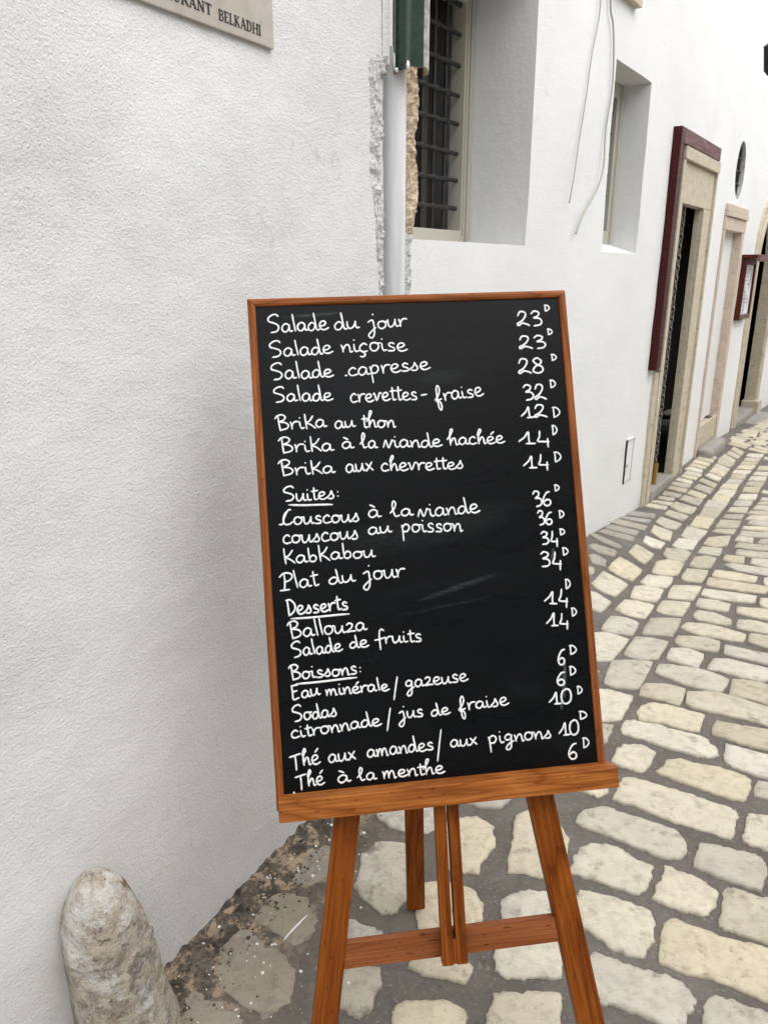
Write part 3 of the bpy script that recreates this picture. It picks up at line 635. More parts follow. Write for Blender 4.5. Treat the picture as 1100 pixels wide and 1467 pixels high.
def place_stone(vs, fs, mat):
    c = sum((Vector(v) for v in vs), Vector()) / len(vs)
    return mesh('paving_stone', [Vector(v) - c for v in vs], fs, mat, street, smooth=True, mw=Matrix.Translation(c))
KM = ['cobble', 'cobble_grey', 'cobble_worn', 'cobble_olive']
polys = []
count = 0
for i, (k, poly) in enumerate(STONES):
    P = poly; per = sum(math.dist(P[j], P[(j + 1) % len(P)]) for j in range(len(P)))
    dist = math.hypot(*P[0])
    npp = 1 if dist > 4.0 else (3 if dist > 2.6 else (5 if len(P) > 9 else 6))
    h, dome, ro = (.006, .0025, .0026) if k in (0, 1) else ((.003, .003, .0036) if k == 2 else (-.0005, .0045, .0045))
    if dist > 2.6: ro = .002
    cxx = sum(q[0] for q in poly) / len(poly); cyy = sum(q[1] for q in poly) / len(poly)
    vs, fs = stone_geo([(cxx + (x - cxx) * (1.05 if dist < 2.2 else 1.09), cyy + (y - cyy) * (1.05 if dist < 2.2 else 1.09)) for x, y in poly], i, h, dome, npp, ro)
    place_stone(vs, fs, MAT[KM[k]]); count += 1
    cx = sum(q[0] for q in P) / len(P); cy = sum(q[1] for q in P) / len(P)
    polys.append((P, cx, cy, max(math.dist((cx, cy), q) for q in P)))
def inside(x, y, poly):
    c = False; n = len(poly)
    for i in range(n):
        (x1, y1), (x2, y2) = poly[i], poly[i - 1]
        if (y1 > y) != (y2 > y) and x < (x2 - x1) * (y - y1) / (y2 - y1) + x1: c = not c
    return c
def near_traced(pts):
    for (x, y) in pts:
        for P, cx, cy, r in polys:
            if math.dist((x, y), (cx, cy)) < r + .03:
                for dx, dy in ((0, 0), (.02, 0), (-.02, 0), (0, .02), (0, -.02)):
                    if inside(x + dx, y + dy, P): return True
    for P, cx, cy, r in polys:      # traced centre inside the new one
        if inside(cx, cy, pts): return True
    return False
fill = []
s = -2.6; row = 0
rs = random.Random(21)
while s < 15:
    st_ = rs.uniform(.10, .14); d = .07 + rs.uniform(0, .04)
    while d < (3.2 if s > -1 else 2.6):
        ln = rs.uniform(.14, .30) if d > .75 else rs.uniform(.13, .19); g = .012
        skew = .10 if d > .75 else -.02
        def pt(ss, dd):
            q = P0 + D * (ss + skew * (dd - d)) + N * dd
            return (q.x + rs.uniform(-.008, .008), q.y + rs.uniform(-.008, .008))
        pts = [pt(s + g, d + g), pt(s + g, d + ln * .5), pt(s + g, d + ln - g), pt(s + st_ - g, d + ln - g), pt(s + st_ - g, d + ln * .5), pt(s + st_ - g, d + g)]
        q = Vector((*pts[1], 0)); dl = (q - PL).dot(NL); al = (q - PL).dot(DL)
        ok = (dl > .3 or al > 1.0) and q.length > .3
        if ok and not near_traced(pts + [((pts[0][0] + pts[3][0]) / 2, (pts[0][1] + pts[3][1]) / 2)]): fill.append((s, d, pts))
        d += ln
    s += st_
def vis(pts):
    x = sum(q[0] for q in pts) / len(pts); y = sum(q[1] for q in pts) / len(pts)
    cp, sp = math.cos(R(17.88)), math.sin(R(17.88)); z = G(x, y) - 1.5
    f = y * cp - z * sp; v = -y * sp - z * cp
    return f > .2 and abs(x / f) < .52 and v / f < .69, f
scored = sorted(((0 if vis(f[2])[0] else 1, vis(f[2])[1], i) for i, f in enumerate(fill)))
budget = 298 - count; rest = []
for rank, (nv, f_, i) in enumerate(scored):
    s_, d_, pts = fill[i]
    vs, fs = stone_geo(pts, 1000 + i, .006, .004, 2 if f_ < 3.2 else 1, .002)
    grey = d_ < .2 and s_ < 2.6
    if rank < budget and not nv: place_stone(vs, fs, MAT['cobble_grey' if grey else 'cobble'])
    else: rest.append((vs, fs))
V, F = merge(rest); o = mesh('paving_stone', V, F, MAT['cobble'], street, smooth=True); o['kind'] = 'stuff'

# ------------------------------------------------------------------ right-hand facade
facade = empty('white_house', W(0, 0, 0, 0)); tag(facade, 'long whitewashed house front with grilled windows and stone door surrounds along the cobbled street', 'building')
WIN1 = (.088, .895, 1.585, 2.47); WIN2 = (1.757, 2.30, 1.577, 2.378); DOOR = (3.065, 3.62, .0, 1.872)
NICHE = (4.39, 5.05, .30, 1.775); OVAL = (4.53, 4.93, 1.98, 2.44); ARCH = (6.2, 7.35, -.2, 2.1); UPW = (1.5, 1.87, 2.68, 3.4)
HOLES = [WIN1, WIN2, DOOR, NICHE, OVAL, ARCH, UPW]
def grid_wall():
    def br(vals, lo, hi, step):
        v = sorted(set([lo, hi] + [x for x in vals if lo < x < hi])); out = []
        for a, b in zip(v, v[1:]):
            n = max(1, round((b - a) / step)); out += [a + (b - a) * i / n for i in range(n)]
        return out + [hi]
    S = br([h[0] for h in HOLES] + [h[1] for h in HOLES] + [5.82, 6.06], -.12, 8.2, .05) + [9, 10, 12, 15, 20]
    Z = br([h[2] for h in HOLES] + [h[3] for h in HOLES], -.6, 3.6, .05) + [4.2, 5, 6.2]
    n = len(Z); vs = [W(s, z) for s in S for z in Z]; fs = []
    for i in range(len(S) - 1):
        for j in range(n - 1):
            cs, cz = (S[i] + S[i + 1]) / 2, (Z[j] + Z[j + 1]) / 2
            if any(h[0] < cs < h[1] and h[2] < cz < h[3] for h in HOLES): continue
            fs.append((i * n + j, (i + 1) * n + j, (i + 1) * n + j + 1, i * n + j + 1))
    # end return and top
    b = len(vs); vs += [W(-.12, -.6, -.5, 0), W(-.12, 6.2, -.5, 0), W(20, 6.2, -.5, 0)]
    fs.append((b, 0, n - 1, b + 1)); fs.append((b + 1, n - 1, (len(S) - 1) * n + n - 1, b + 2))
    return mesh('wall', vs, fs, MAT['plaster_far'], facade, smooth=True)
wallobj = grid_wall()
wallobj.data.set_sharp_from_angle(angle=R(40)) if hasattr(wallobj.data, 'set_sharp_from_angle') else None
def reveal(name, h, depth, mat, parent, back=None, bottom=True, backmat=None, splay=0):
    """four inner faces of an opening; subdivided so the plaster undulates"""
    s0, s1, z0, z1 = h; V, F = [], []
    def strip(a, b, n):
        base = len(V)
        for i in range(n + 1):
            s, z = a[0] + (b[0] - a[0]) * i / n, a[1] + (b[1] - a[1]) * i / n
            V.append(W(s, z)); V.append(W(s, z, -depth * .5, .6)); V.append(W(s, z, -depth, .2))
        for i in range(n):
            for k in (0, 1):
                q = base + i * 3 + k; F.append((q, q + 1, q + 4, q + 3))
    strip((s0, z0), (s0, z1), 10); strip((s0, z1), (s1, z1), 8); strip((s1, z1), (s1, z0), 10)
    if bottom: strip((s1, z0), (s0, z0), 8)
    o = mesh(name, V, F, mat, parent)
    if backmat: mesh('recess_back', [W(s0 - .02, z0 - .02, -depth, 0), W(s1 + .02, z0 - .02, -depth, 0), W(s1 + .02, z1 + .02, -depth, 0), W(s0 - .02, z1 + .02, -depth, 0)], [(0, 1, 2, 3)], backmat, parent)
    return o
def wbox(name, s0, s1, z0, z1, o0, o1, mat, parent, bev=.002):
    """box lying along the facade between offsets o0 (back) and o1 (front)"""
    m = Matrix((D, N, ZU)).transposed().to_4x4(); m.translation = P0 + D * ((s0 + s1) / 2) + N * ((o0 + o1) / 2) + ZU * ((z0 + z1) / 2)
    return bm_obj(name, box_bm(s1 - s0, abs(o1 - o0), z1 - z0, bev), mat, parent, mw=m)
# a light-tight room body behind the front so no daylight shows through panes
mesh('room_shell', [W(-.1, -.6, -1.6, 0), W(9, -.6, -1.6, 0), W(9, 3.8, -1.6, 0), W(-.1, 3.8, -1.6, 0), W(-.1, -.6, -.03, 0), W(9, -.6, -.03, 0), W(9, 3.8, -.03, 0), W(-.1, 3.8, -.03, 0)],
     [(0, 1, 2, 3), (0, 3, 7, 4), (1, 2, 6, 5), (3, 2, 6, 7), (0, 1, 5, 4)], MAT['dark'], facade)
def iron_rod(P, r, swell=None, rs_=0.0, seed=0, flat=1.0):
    q = []; rad = []
    a, b = Vector(P[0]), Vector(P[1]); L = (b - a).length; n = max(8, int(L / .008)); rr = random.Random(seed)
    ph = rr.uniform(0, 6)
    for i in range(n + 1):
        t = i / n; p_ = a.lerp(b, t); q.append(p_)
        k = r * (1 + .05 * math.sin(t * L * 60 + ph))
        if swell:
            for sx in swell:
                e = (t * L - sx) / (r * 1.3); k += rs_ * math.exp(-e * e)
        rad.append(k)
    return tube(q, r, (0, 0, 1) if abs((b - a).normalized().z) < .5 else tuple(N), 8, 1, rad)
# --- window 1
win = empty('window', W(.5, 1.585, 0, 0)); win.parent = facade; win.matrix_parent_inverse = Matrix.Translation(facade.location).inverted()
tag(win, 'tall grilled window with deep grey plaster reveal beside the drainpipe')
def part(pobj, name, vs, fs, mat, smooth=False):
    o = mesh(name, vs, fs, mat, None, smooth); return attach(o, pobj)
def world_loc(e):
    v = e.location.copy(); q = e
    while q.parent: return v  # empties were placed in world space
    return v
def attach(o, pobj):
    mw = o.matrix_basis.copy(); o.parent = pobj
    chain = Matrix.Identity(4); q = pobj; mats = []
    while q:
        mats.append(q.matrix_parent_inverse @ q.matrix_basis if q.parent else q.matrix_basis); q = q.parent
    for m_ in reversed(mats): chain = chain @ m_
    o.matrix_parent_inverse = chain.inverted(); o.matrix_basis = mw
    return o
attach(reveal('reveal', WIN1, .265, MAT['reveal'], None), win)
def wb(pobj, *a, **k): return attach(wbox(a[0], *a[1:8] if False else a[1:7], a[7], None, **k), pobj)
s0, s1, z0, z1 = WIN1
for (a, b, c, d_) in ((s0 - .03, s0 + .06, z0, z1), (.838, .905, z0, z1)): wb(win, 'frame', a, b, c, d_, -.31, -.25, MAT['beige'])
wb(win, 'frame', s0 + .06, .838, z0, 1.642, -.31, -.25, MAT['beige'])
wb(win, 'frame', s0 + .06, .838, 2.41, z1, -.31, -.25, MAT['beige'])
wb(win, 'beading', .868, .885, z0 + .02, z1, -.252, -.240, MAT['beige']); wb(win, 'beading', .846, .854, z0 + .04, z1, -.252, -.243, MAT['beige'])
wb(win, 'shutter_panel', .838, .852, 1.62, z1, -.42, -.312, MAT['greybrown'])
sash = empty('sash', W(.4, 1.6, -.4, 0)); attach(sash, win)
for a, b, mt in ((.15, .19, 'greybrown'), (.36, .40, 'greybrown'), (.55, .63, 'greybrown'), (.775, .83, 'greybrown')): wb(sash, 'sash_bar', a, b, 1.62, 2.45, -.44, -.40, MAT[mt])
wb(sash, 'sash_bar', .655, .672, 1.62, 2.45, -.438, -.392, MAT['beige'])
wb(sash, 'pane', .14, .84, 1.62, 2.45, -.428, -.422, MAT['glass'], bev=0)
grille = empty('window_grille', W(.45, 1.64, -.27, 0)); attach(grille, win)
vbars = [.178 + .0805 * k for k in range(8)]
for k, sx in enumerate(vbars):
    vs, fs = iron_rod((W(sx, 1.63, -.275, 0), W(sx, 2.46, -.275, 0)), .0065, seed=k); attach(mesh('grille_bar', vs, fs, MAT['iron'], None, True), grille)
for k in range(9):
    z = 1.722 + .0975 * k
    if z > 2.44: continue
    jz = rnd.uniform(-.004, .004)
    vs, fs = iron_rod((W(.10, z + jz, -.272, 0), W(.832, z - jz, -.272, 0)), .0082, [v - .10 for v in vbars], .0042, 50 + k); attach(mesh('grille_bar', vs, fs, MAT['iron'], None, True), grille)
# --- window 2
win2 = empty('window', W(2.0, 1.577, 0, 0)); attach(win2, facade); tag(win2, 'smaller grilled window with grey plaster reveal nearer the red door trim')
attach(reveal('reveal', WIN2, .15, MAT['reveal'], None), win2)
s0, s1, z0, z1 = WIN2
V = [W(s0, z0, 0), W(s1, z0, 0), W(s1, z0 + .05, -.15, 0), W(s0, z0 + .05, -.15, 0)]; part(win2, 'sill', V, [(0, 1, 2, 3)], MAT['reveal'])
for (a, b, c, d_) in ((s0 - .02, s0 + .06, 1.615, z1), (2.225, s1 + .005, 1.615, z1)): wb(win2, 'frame', a, b, c, d_, -.20, -.14, MAT['beige'])
wb(win2, 'frame', s0 + .06, 2.225, 1.615, 1.69, -.20, -.14, MAT['beige']); wb(win2, 'frame', s0 + .06, 2.225, 2.31, z1, -.20, -.14, MAT['beige'])
wb(win2, 'beading', 2.262, 2.276, 1.63, z1 - .01, -.142, -.130, MAT['beige'])
wb(win2, 'pane', s0 + .05, 2.23, 1.68, 2.32, -.285, -.28, MAT['glass'], bev=0)
wb(win2, 'shutter_panel', 2.18, 2.222, 1.67, 2.33, -.245, -.215, MAT['greybrown'])
g2 = empty('window_grille', W(2.0, 1.7, -.16, 0)); attach(g2, win2)
for k in range(5):
    vs, fs = iron_rod((W(1.84 + .08 * k, 1.68, -.17, 0), W(1.84 + .08 * k, 2.32, -.17, 0)), .0065, seed=k); attach(mesh('grille_bar', vs, fs, MAT['iron'], None, True), g2)
for k in range(6):
    z = 1.765 + .097 * k
    vs, fs = iron_rod((W(1.81, z, -.165, 0), W(2.226, z, -.165, 0)), .009, seed=k); attach(mesh('grille_bar', vs, fs, MAT['iron'], None, True), g2)
# --- upper window corner
up = empty('upper_window', W(1.7, 2.6, 0, 0)); attach(up, facade)
for a in ((1.42, 1.5, 2.61, 3.48), (1.87, 1.945, 2.61, 3.48), (1.5, 1.87, 2.61, 2.68), (1.5, 1.87, 3.4, 3.48)): wb(up, 'frame', *a, -.05, .03, MAT['surround'])
wb(up, 'shutter', 1.49, 1.88, 2.67, 3.41, -.07, -.035, MAT['greybrown'])
# --- door with stone surround and red trim
door = empty('doorway', W(3.4, 0, 0, 0)); attach(door, facade); tag(door, 'open doorway with pale stone surround and dark red timber trim')
s0, s1, z0, z1 = DOOR
attach(reveal('stone_jamb', (s0, s1, .0, z1), .035, MAT['surround'], None, bottom=False), door)
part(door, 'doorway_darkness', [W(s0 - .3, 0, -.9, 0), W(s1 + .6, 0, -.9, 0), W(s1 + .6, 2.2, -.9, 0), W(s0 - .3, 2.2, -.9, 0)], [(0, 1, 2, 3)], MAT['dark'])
wb(door, 'surround_leg', 2.985, 3.063, -.1, z1, -.02, .022, MAT['surround'], bev=.004)
wb(door, 'surround_leg', 3.622, 3.815, -.1, z1, -.02, .022, MAT['surround'], bev=.004)
wb(door, 'lintel', 2.985, 3.815, z1 + .002, 2.10, -.02, .020, MAT['surround'], bev=.004)
wb(door, 'lintel_cornice', 2.935, 3.84, 2.102, 2.168, -.02, .045, MAT['surround'], bev=.004)
wb(door, 'surround_moulding', 2.935, 2.985, .9, 2.10, -.02, .038, MAT['surround'], bev=.004)
wb(door, 'surround_moulding', 3.8155, 3.84, -.1, 2.10, -.02, .038, MAT['surround'], bev=.004)
wb(door, 'surround_foot', 2.90, 2.985, -.1, .89, -.02, .016, MAT['surround'], bev=.006)
wb(door, 'timber_trim', 2.785, 2.86, .915, 2.25, -.01, .045, MAT['trim'], bev=.006)
wb(door, 'timber_trim', 2.862, 2.93, .915, 2.17, -.01, .03, MAT['trim'], bev=.005)
wb(door, 'timber_trim', 2.862, 3.80, 2.172, 2.25, -.01, .045, MAT['trim_grey'], bev=.005)
wb(door, 'threshold', 3.065, 3.62, -.1, .085, -.14, .03, MAT['slab'], bev=.01)
wb(door, 'handle_slot', 3.86, 3.872, 1.05, 1.20, -.01, .012, MAT['iron'], bev=.003)
# --- niche
nich = empty('blind_niche', W(4.8, 0, 0, 0)); attach(nich, facade); tag(nich, 'narrow blocked doorway framed in pinkish stone left of the menu case')
attach(reveal('stone_jamb', NICHE, .05, MAT['surround_pink'], None), nich)
part(nich, 'recess_back', [W(4.3, .2, -.05, 0), W(5.2, .2, -.05, 0), W(5.2, 1.85, -.05, 0), W(4.3, 1.85, -.05, 0)], [(0, 1, 2, 3)], MAT['reveal'])
wb(nich, 'surround_leg', 4.355, 4.388, -.1, 1.775, -.02, .018, MAT['surround_pink'], bev=.003); wb(nich, 'surround_leg', 5.052, 5.14, -.1, 1.775, -.02, .018, MAT['surround_pink'], bev=.003)
wb(nich, 'lintel', 4.355, 5.15, 1.777, 1.868, -.02, .020, MAT['surround_pink'], bev=.003); wb(nich, 'lintel_cornice', 4.355, 5.15, 1.87, 1.905, -.02, .034, MAT['surround_pink'], bev=.006)
wb(nich, 'lintel_cap', 4.355, 5.15, 1.907, 1.955, -.02, .026, MAT['surround_pink'], bev=.003)
wb(nich, 'base_block', 4.39, 5.05, -.1, .30, -.2, .012, MAT['surround'], bev=.008)
wb(nich, 'base_block', 4.40, 5.0, -.1, .12, .014, .13, MAT['slab'], bev=.03)
# --- oval opening
def oval():
    s0, s1, z0, z1 = OVAL; n = 40; cs, cz, rs_, rz = (s0 + s1) / 2, (z0 + z1) / 2, .165, .20
    V, F = [], []
    for i in range(n):
        t = 2 * math.pi * (i + .5) / n; c, s_ = math.cos(t), math.sin(t)
        k = 1 / max(abs(c) / ((s1 - s0) / 2), abs(s_) / ((z1 - z0) / 2))
        V.append(W(cs + c * k, cz + s_ * k)); V.append(W(cs + c * rs_, cz + s_ * rz))
    for i in range(n): j = (i + 1) % n; F.append((2 * i, 2 * j, 2 * j + 1, 2 * i + 1))
    for a, b in ((s0, z0), (s1, z0), (s1, z1), (s0, z1)):
        V.append(W(a, b)); v = V[-1]; near = sorted(range(0, 2 * n, 2), key=lambda q: (V[q] - v).length)[:2]; F.append((near[0], near[1], len(V) - 1))
    o = mesh('wall', V, F, MAT['plaster_far'], None); attach(o, facade)
    ow_ = empty('oval_window', W(cs, cz, 0, 0)); attach(ow_, facade)
    V, F = [], []
    for i in range(n):
        t = 2 * math.pi * i / n; a, b = math.cos(t), math.sin(t)
        for (k, off) in ((1.0, .001), (.97, -.008), (.93, -.018), (.92, -.03)): V.append(W(cs + a * rs_ * k, cz + b * rz * k, off))
    for i in range(n):
        for k in range(3): j = (i + 1) % n; F.append((4 * i + k, 4 * j + k, 4 * j + k + 1, 4 * i + k + 1))
    part(ow_, 'reveal', V, F, MAT['slab'], True)
    V = [W(cs + math.cos(2 * math.pi * i / n) * rs_ * .95, cz + math.sin(2 * math.pi * i / n) * rz * .95, -.035) for i in range(n)]
    part(ow_, 'pane', V, [tuple(range(n))], MAT['dark'])
    for k in range(-1, 2):
        vs, fs = iron_rod((W(cs + .07 * k, cz - .18, -.024, 0), W(cs + .07 * k, cz + .18, -.024, 0)), .005, seed=k); attach(mesh('grille_bar', vs, fs, MAT['iron'], None, True), ow_)
        vs, fs = iron_rod((W(cs - .15, cz + .09 * k, -.024, 0), W(cs + .15, cz + .09 * k, -.024, 0)), .005, seed=k); attach(mesh('grille_bar', vs, fs, MAT['iron'], None, True), ow_)
oval()
# --- arched doorway
def archway():
    ar = empty('arched_doorway', W(6.8, 0, 0, 0)); attach(ar, facade); tag(ar, 'dark arched doorway with pale stone frame at the right edge of the picture')
    s0, s1, z0, z1 = ARCH; cs = (s0 + s1) / 2; r = (s1 - s0) / 2; zs = 1.50
    n = 20; V, F = [], []
    inner = [(cs - r * math.cos(math.pi * i / n), zs + r * math.sin(math.pi * i / n)) for i in range(n + 1)]
    for a, b in inner: V.append(W(a, b)); V.append(W(a, z1))
    for i in range(n): F.append((2 * i, 2 * i + 2, 2 * i + 3, 2 * i + 1))
    part(ar, 'spandrel', V, F, MAT['plaster_far'])
    prof = [(0, -.09), (0, .02), (.02, .045), (.07, .045), (.08, .03), (.15, .03), (.15, -.06)]
    path = [(s0, -.1, -1, 0), (s0, zs * .5, -1, 0)] + [(cs - r * math.cos(t), zs + r * math.sin(t), -math.cos(t), math.sin(t)) for t in [math.pi * i / n for i in range(n + 1)]] + [(s1, zs * .5, 1, 0), (s1, -.1, 1, 0)]
    V, F = [], []
    for a, b, nx, nz in path:
        for k, off in prof: V.append(W(a + nx * k, b + nz * k, off - .05, 0))
    m = len(prof)
    for i in range(len(path) - 1):
        for k in range(m - 1): F.append((i * m + k, (i + 1) * m + k, (i + 1) * m + k + 1, i * m + k + 1))
    part(ar, 'stone_frame', V, F, MAT['surround'])
    wb(ar, 'pier_base', 7.30, 7.52, -.3, .10, -.16, .02, MAT['surround'], bev=.01)
    wb(ar, 'door_leaf', 6.3, 6.7, -.1, 2.1, -.62, -.58, MAT['case_wood'])
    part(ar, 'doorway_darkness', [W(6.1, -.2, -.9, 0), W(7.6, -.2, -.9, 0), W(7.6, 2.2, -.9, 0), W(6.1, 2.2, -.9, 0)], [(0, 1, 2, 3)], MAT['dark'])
    wb(ar, 'threshold', 6.2, 7.34, -.4, .03, -.6, -.01, MAT['slab'], bev=.01); wb(ar, 'threshold', 6.1, 7.5, -.4, -.035, -.008, .14, MAT['slab'], bev=.012)
    wb(ar, 'brass_kickplate', 6.36, 6.46, .03, .22, -.2, -.16, MAT['brass'])
archway()
# --- meter hatch
hatch = empty('meter_hatch', W(2.53, .28, 0, 0)); attach(hatch, facade)
wb(hatch, 'hatch_door', 2.482, 2.592, .278, .532, -.01, .008, MAT['plaster_far'], bev=.003)
wb(hatch, 'shadow_gap', 2.4775, 2.4812, .272, .538, -.012, .009, MAT['iron'], bev=0); wb(hatch, 'hatch_frame', 2.594, 2.604, .272, .545, -.01, .014, MAT['pipe'], bev=.002)
wb(hatch, 'hatch_frame', 2.482, 2.604, .534, .545, -.01, .014, MAT['pipe'], bev=.002); wb(hatch, 'latch', 2.50, 2.508, .37, .39, .008, .013, MAT['slab'], bev=.001)
# --- ragged plaster edge right of pipe
def rubble(name, fn, s0, s1, z0, z1, mat, pobj, amp, ns=12, nz=90, seed=0, w0=None):
    V, F = [], []
    for j in range(nz + 1):
        z = z0 + (z1 - z0) * j / nz; jl = .020 * noise.noise(Vector((z * 9, seed, 1))) + .010 * noise.noise(Vector((z * 40, seed, 4))) + .005 * noise.noise(Vector((z * 110, seed, 7)))
        for i in range(ns + 1):
            t = i / ns; sa = s0(z) if callable(s0) else s0; s = sa + (s1 - sa) * t + (jl if (i == ns or i == 0) else jl * .6) * (1 if i > ns / 2 else w0 if w0 is not None else 1)
            e = min(t, 1 - t) * 2; q = noise.noise(Vector((s * 55, z * 40, seed))) + .6 * noise.noise(Vector((s * 130, z * 110, seed + 3)))
            V.append(fn(s, z, -.006 + (amp * q + .0085) * min(1, e * 3.2)))
    m = ns + 1
    for j in range(nz):
        for i in range(ns): F.append((j * m + i, j * m + i + 1, (j + 1) * m + i + 1, (j + 1) * m + i))
    return attach(mesh(name, V, F, mat, None, False), pobj)
rubble('broken_plaster', lambda s, z, o: W(s, z, o + .006, 0), .036, .104, 1.60, 2.2, MAT['rubble_sand'], facade, .012, seed=2, w0=0)
rubble('broken_plaster', lambda s, z, o: W(s, z, o + .004, 0), .036, .080, 1.25, 1.60, MAT['rubble_grey'], facade, .007, seed=6, w0=0)

# ------------------------------------------------------------------ left corner wall
lw = None
def left_wall():
    global lw
    S = [-9, -6, -4, -2.5, -1.5] + [-1.2 + .03 * i for i in range(18)] + [-.66 + .0125 * i for i in range(127)]
    S = [s for s in S if s < .925] + [.93]
    Z = [-.3, -.1] + [.016 * i for i in range(150)] + [2.5, 3, 4, 5, 6.2]
    n = len(Z); V = []
    for s in S:
        for z in Z:
            e = 0
            if s > .9: e = .005 * noise.noise(Vector((z * 20, 2, 0)))
            V.append(WL(s + e, z))
    F = [(i * n + j, (i + 1) * n + j, (i + 1) * n + j + 1, i * n + j + 1) for i in range(len(S) - 1) for j in range(n - 1)]
    b = len(V); k = (len(S) - 1) * n
    for z in Z: V.append(PL + DL * .93 + NL * -.30 + ZU * z)
    for j in range(n - 1): F.append((k + j, b + j, b + j + 1, k + j + 1))
    lw = mesh('corner_wall', V, F, MAT['plaster'], smooth=True)
    lw.data.set_sharp_from_angle(angle=R(45)) if hasattr(lw.data, 'set_sharp_from_angle') else None
    tag(lw, 'big blank white plaster wall in the left foreground behind the chalkboard', 'wall')
left_wall()
def WLe(s, z, o): return PL + DL * s + NL * (o + loff(s, z)) + ZU * z
rubble('broken_plaster', lambda s, z, o: WLe(s, z, o + .001), (lambda z: .862 + .055 * min(max((1.80 - z) / .4, 0), 1)), .932, 1.25, 1.97, MAT['rubble_grey'], lw, .008, seed=11, nz=110, w0=1)
# hollow under the glazed tile
rubble('broken_plaster', lambda s, z, o: WLe(s, z, o + .006), .905, .945, 1.945, 1.985, MAT['rubble_grey'], lw, .016, seed=15, nz=10, w0=1)
# base patch at the wall top next to the tile
V = [WLe(.926, 1.975, .002), WLe(.958, 1.975, .002), WLe(.958, 6.2, .002), WLe(.926, 6.2, .002), WLe(.958, 1.975, -.2), WLe(.958, 6.2, -.2), WLe(.926, 1.975, -.2)]
attach(mesh('plaster_edge', V, [(0, 1, 2, 3), (1, 4, 5, 2), (0, 1, 4, 6)], MAT['plaster'], None), lw)

# ------------------------------------------------------------------ drainpipe and glazed tile
def pipe():
    c = Vector((.026, 2.135, 0)); P = [c + ZU * z for z in [-.1, .4, .8, 1.2, 1.5, 1.8, 2.02]]
    vs, fs = tube(P, .0305, (0, 1, 0), 28)
    o = mesh('drainpipe', vs, fs, MAT['pipe'], smooth=True); o.data.set_sharp_from_angle(angle=R(40))
    tag(o, 'pale grey painted drainpipe running down the wall corner behind the board', 'pipe')
    bm = bmesh.new(); c = Vector((.066, 2.120, 0)); n = 22; r = .0455; Z = [1.962, 1.975, 2.1, 2.3, 2.6, 3.4]
    rings = []
    a0, a1 = R(-205), R(25)
    for z in Z:
        ro, ri = [], []
        for i in range(n + 1):
            t = a0 + (a1 - a0) * i / n; j = .004 * noise.noise(Vector((t * 2.2, 3, 0))) if z < 1.97 else 0
            zz = z + (j + .008 * math.sin(t * 1.1 + 2.6) if z < 1.98 else 0)
            ro.append(bm.verts.new((c.x + r * math.cos(t), c.y + r * math.sin(t), zz))); ri.append(bm.verts.new((c.x + (r - .009) * math.cos(t), c.y + (r - .009) * math.sin(t), zz)))
        rings.append((ro, ri))
    outer, edge = [], []
    for (ro, ri), (so, si) in zip(rings, rings[1:]):
        for i in range(n):
            f = bm.faces.new((ro[i], ro[i + 1], so[i + 1], so[i])); f.material_index = 2 if i > n * .66 else 0
            bm.faces.new((ri[i + 1], ri[i], si[i], si[i + 1])).material_index = 1
        bm.faces.new((ro[0], so[0], si[0], ri[0])).material_index = 1; bm.faces.new((ro[n], ri[n], si[n], so[n])).material_index = 1
    ro, ri = rings[0]
    for i in range(n): bm.faces.new((ro[i + 1], ro[i], ri[i], ri[i + 1])).material_index = 1
    me = bpy.data.meshes.new('glazed_tile'); bm.to_mesh(me); bm.free()
    for k in ('glaze', 'clay', 'limesplash'): me.materials.append(MAT[k])
    me.polygons.foreach_set('use_smooth', [True] * len(me.polygons)); me.set_sharp_from_angle(angle=R(35))
    o = bpy.data.objects.new('glazed_drain_tile', me); scn.collection.objects.link(o)
    tag(o, 'dark green glazed half-round clay tile over the top of the drainpipe', 'tile')
    # mortar dabs on the tile rim
    for (t, z, w_, h_) in ((-100, 1.972, .0045, .011), (-152, 1.985, .004, .02), (-140, 1.965, .007, .005)):
        bmm = bmesh.new(); bmesh.ops.create_icosphere(bmm, subdivisions=2, radius=1)
        for v in bmm.verts: v.co = Vector((v.co.x * w_, v.co.y * w_ * .7, v.co.z * h_)) * (1 + .25 * noise.noise(v.co * 2 + Vector((t, 0, 0))))
        q = bm_obj('mortar_dab', bmm, MAT['paint'], None, True, Matrix.Translation((c.x + r * math.cos(R(t)), c.y + r * math.sin(R(t)), z))); attach(q, o)
pipe()
# ------------------------------------------------------------------ cables
for pts, lab in (([(1.475, 3.6), (1.472, 2.9), (1.468, 2.528), (1.452, 2.432), (1.409, 2.315), (1.382, 2.179), (1.339, 2.009), (1.289, 1.867), (1.262, 1.758)], 'thin white cable hanging nearly straight, left of the thicker cream one'),
                 ([(1.5, 3.6), (1.52, 2.9), (1.585, 2.556), (1.639, 2.481), (1.675, 2.383), (1.692, 2.246), (1.657, 2.081), (1.637, 1.932), (1.575, 1.836), (1.436, 1.728), (1.358, 1.643)], 'thicker cream cable curving left at its end, right of the thin white one')):
    P = catmull([W(s, z, .012 + (.01 if z < 2 else 0)) for s, z in pts], 6)
    vs, fs = tube(P, .0027 if 'thin white cable' in lab else .0038, tuple(N), 6); o = mesh('hanging_cable', vs, fs, MAT['cable'], smooth=True)
    tag(o, lab, 'cable', 'cables hanging on the white house')
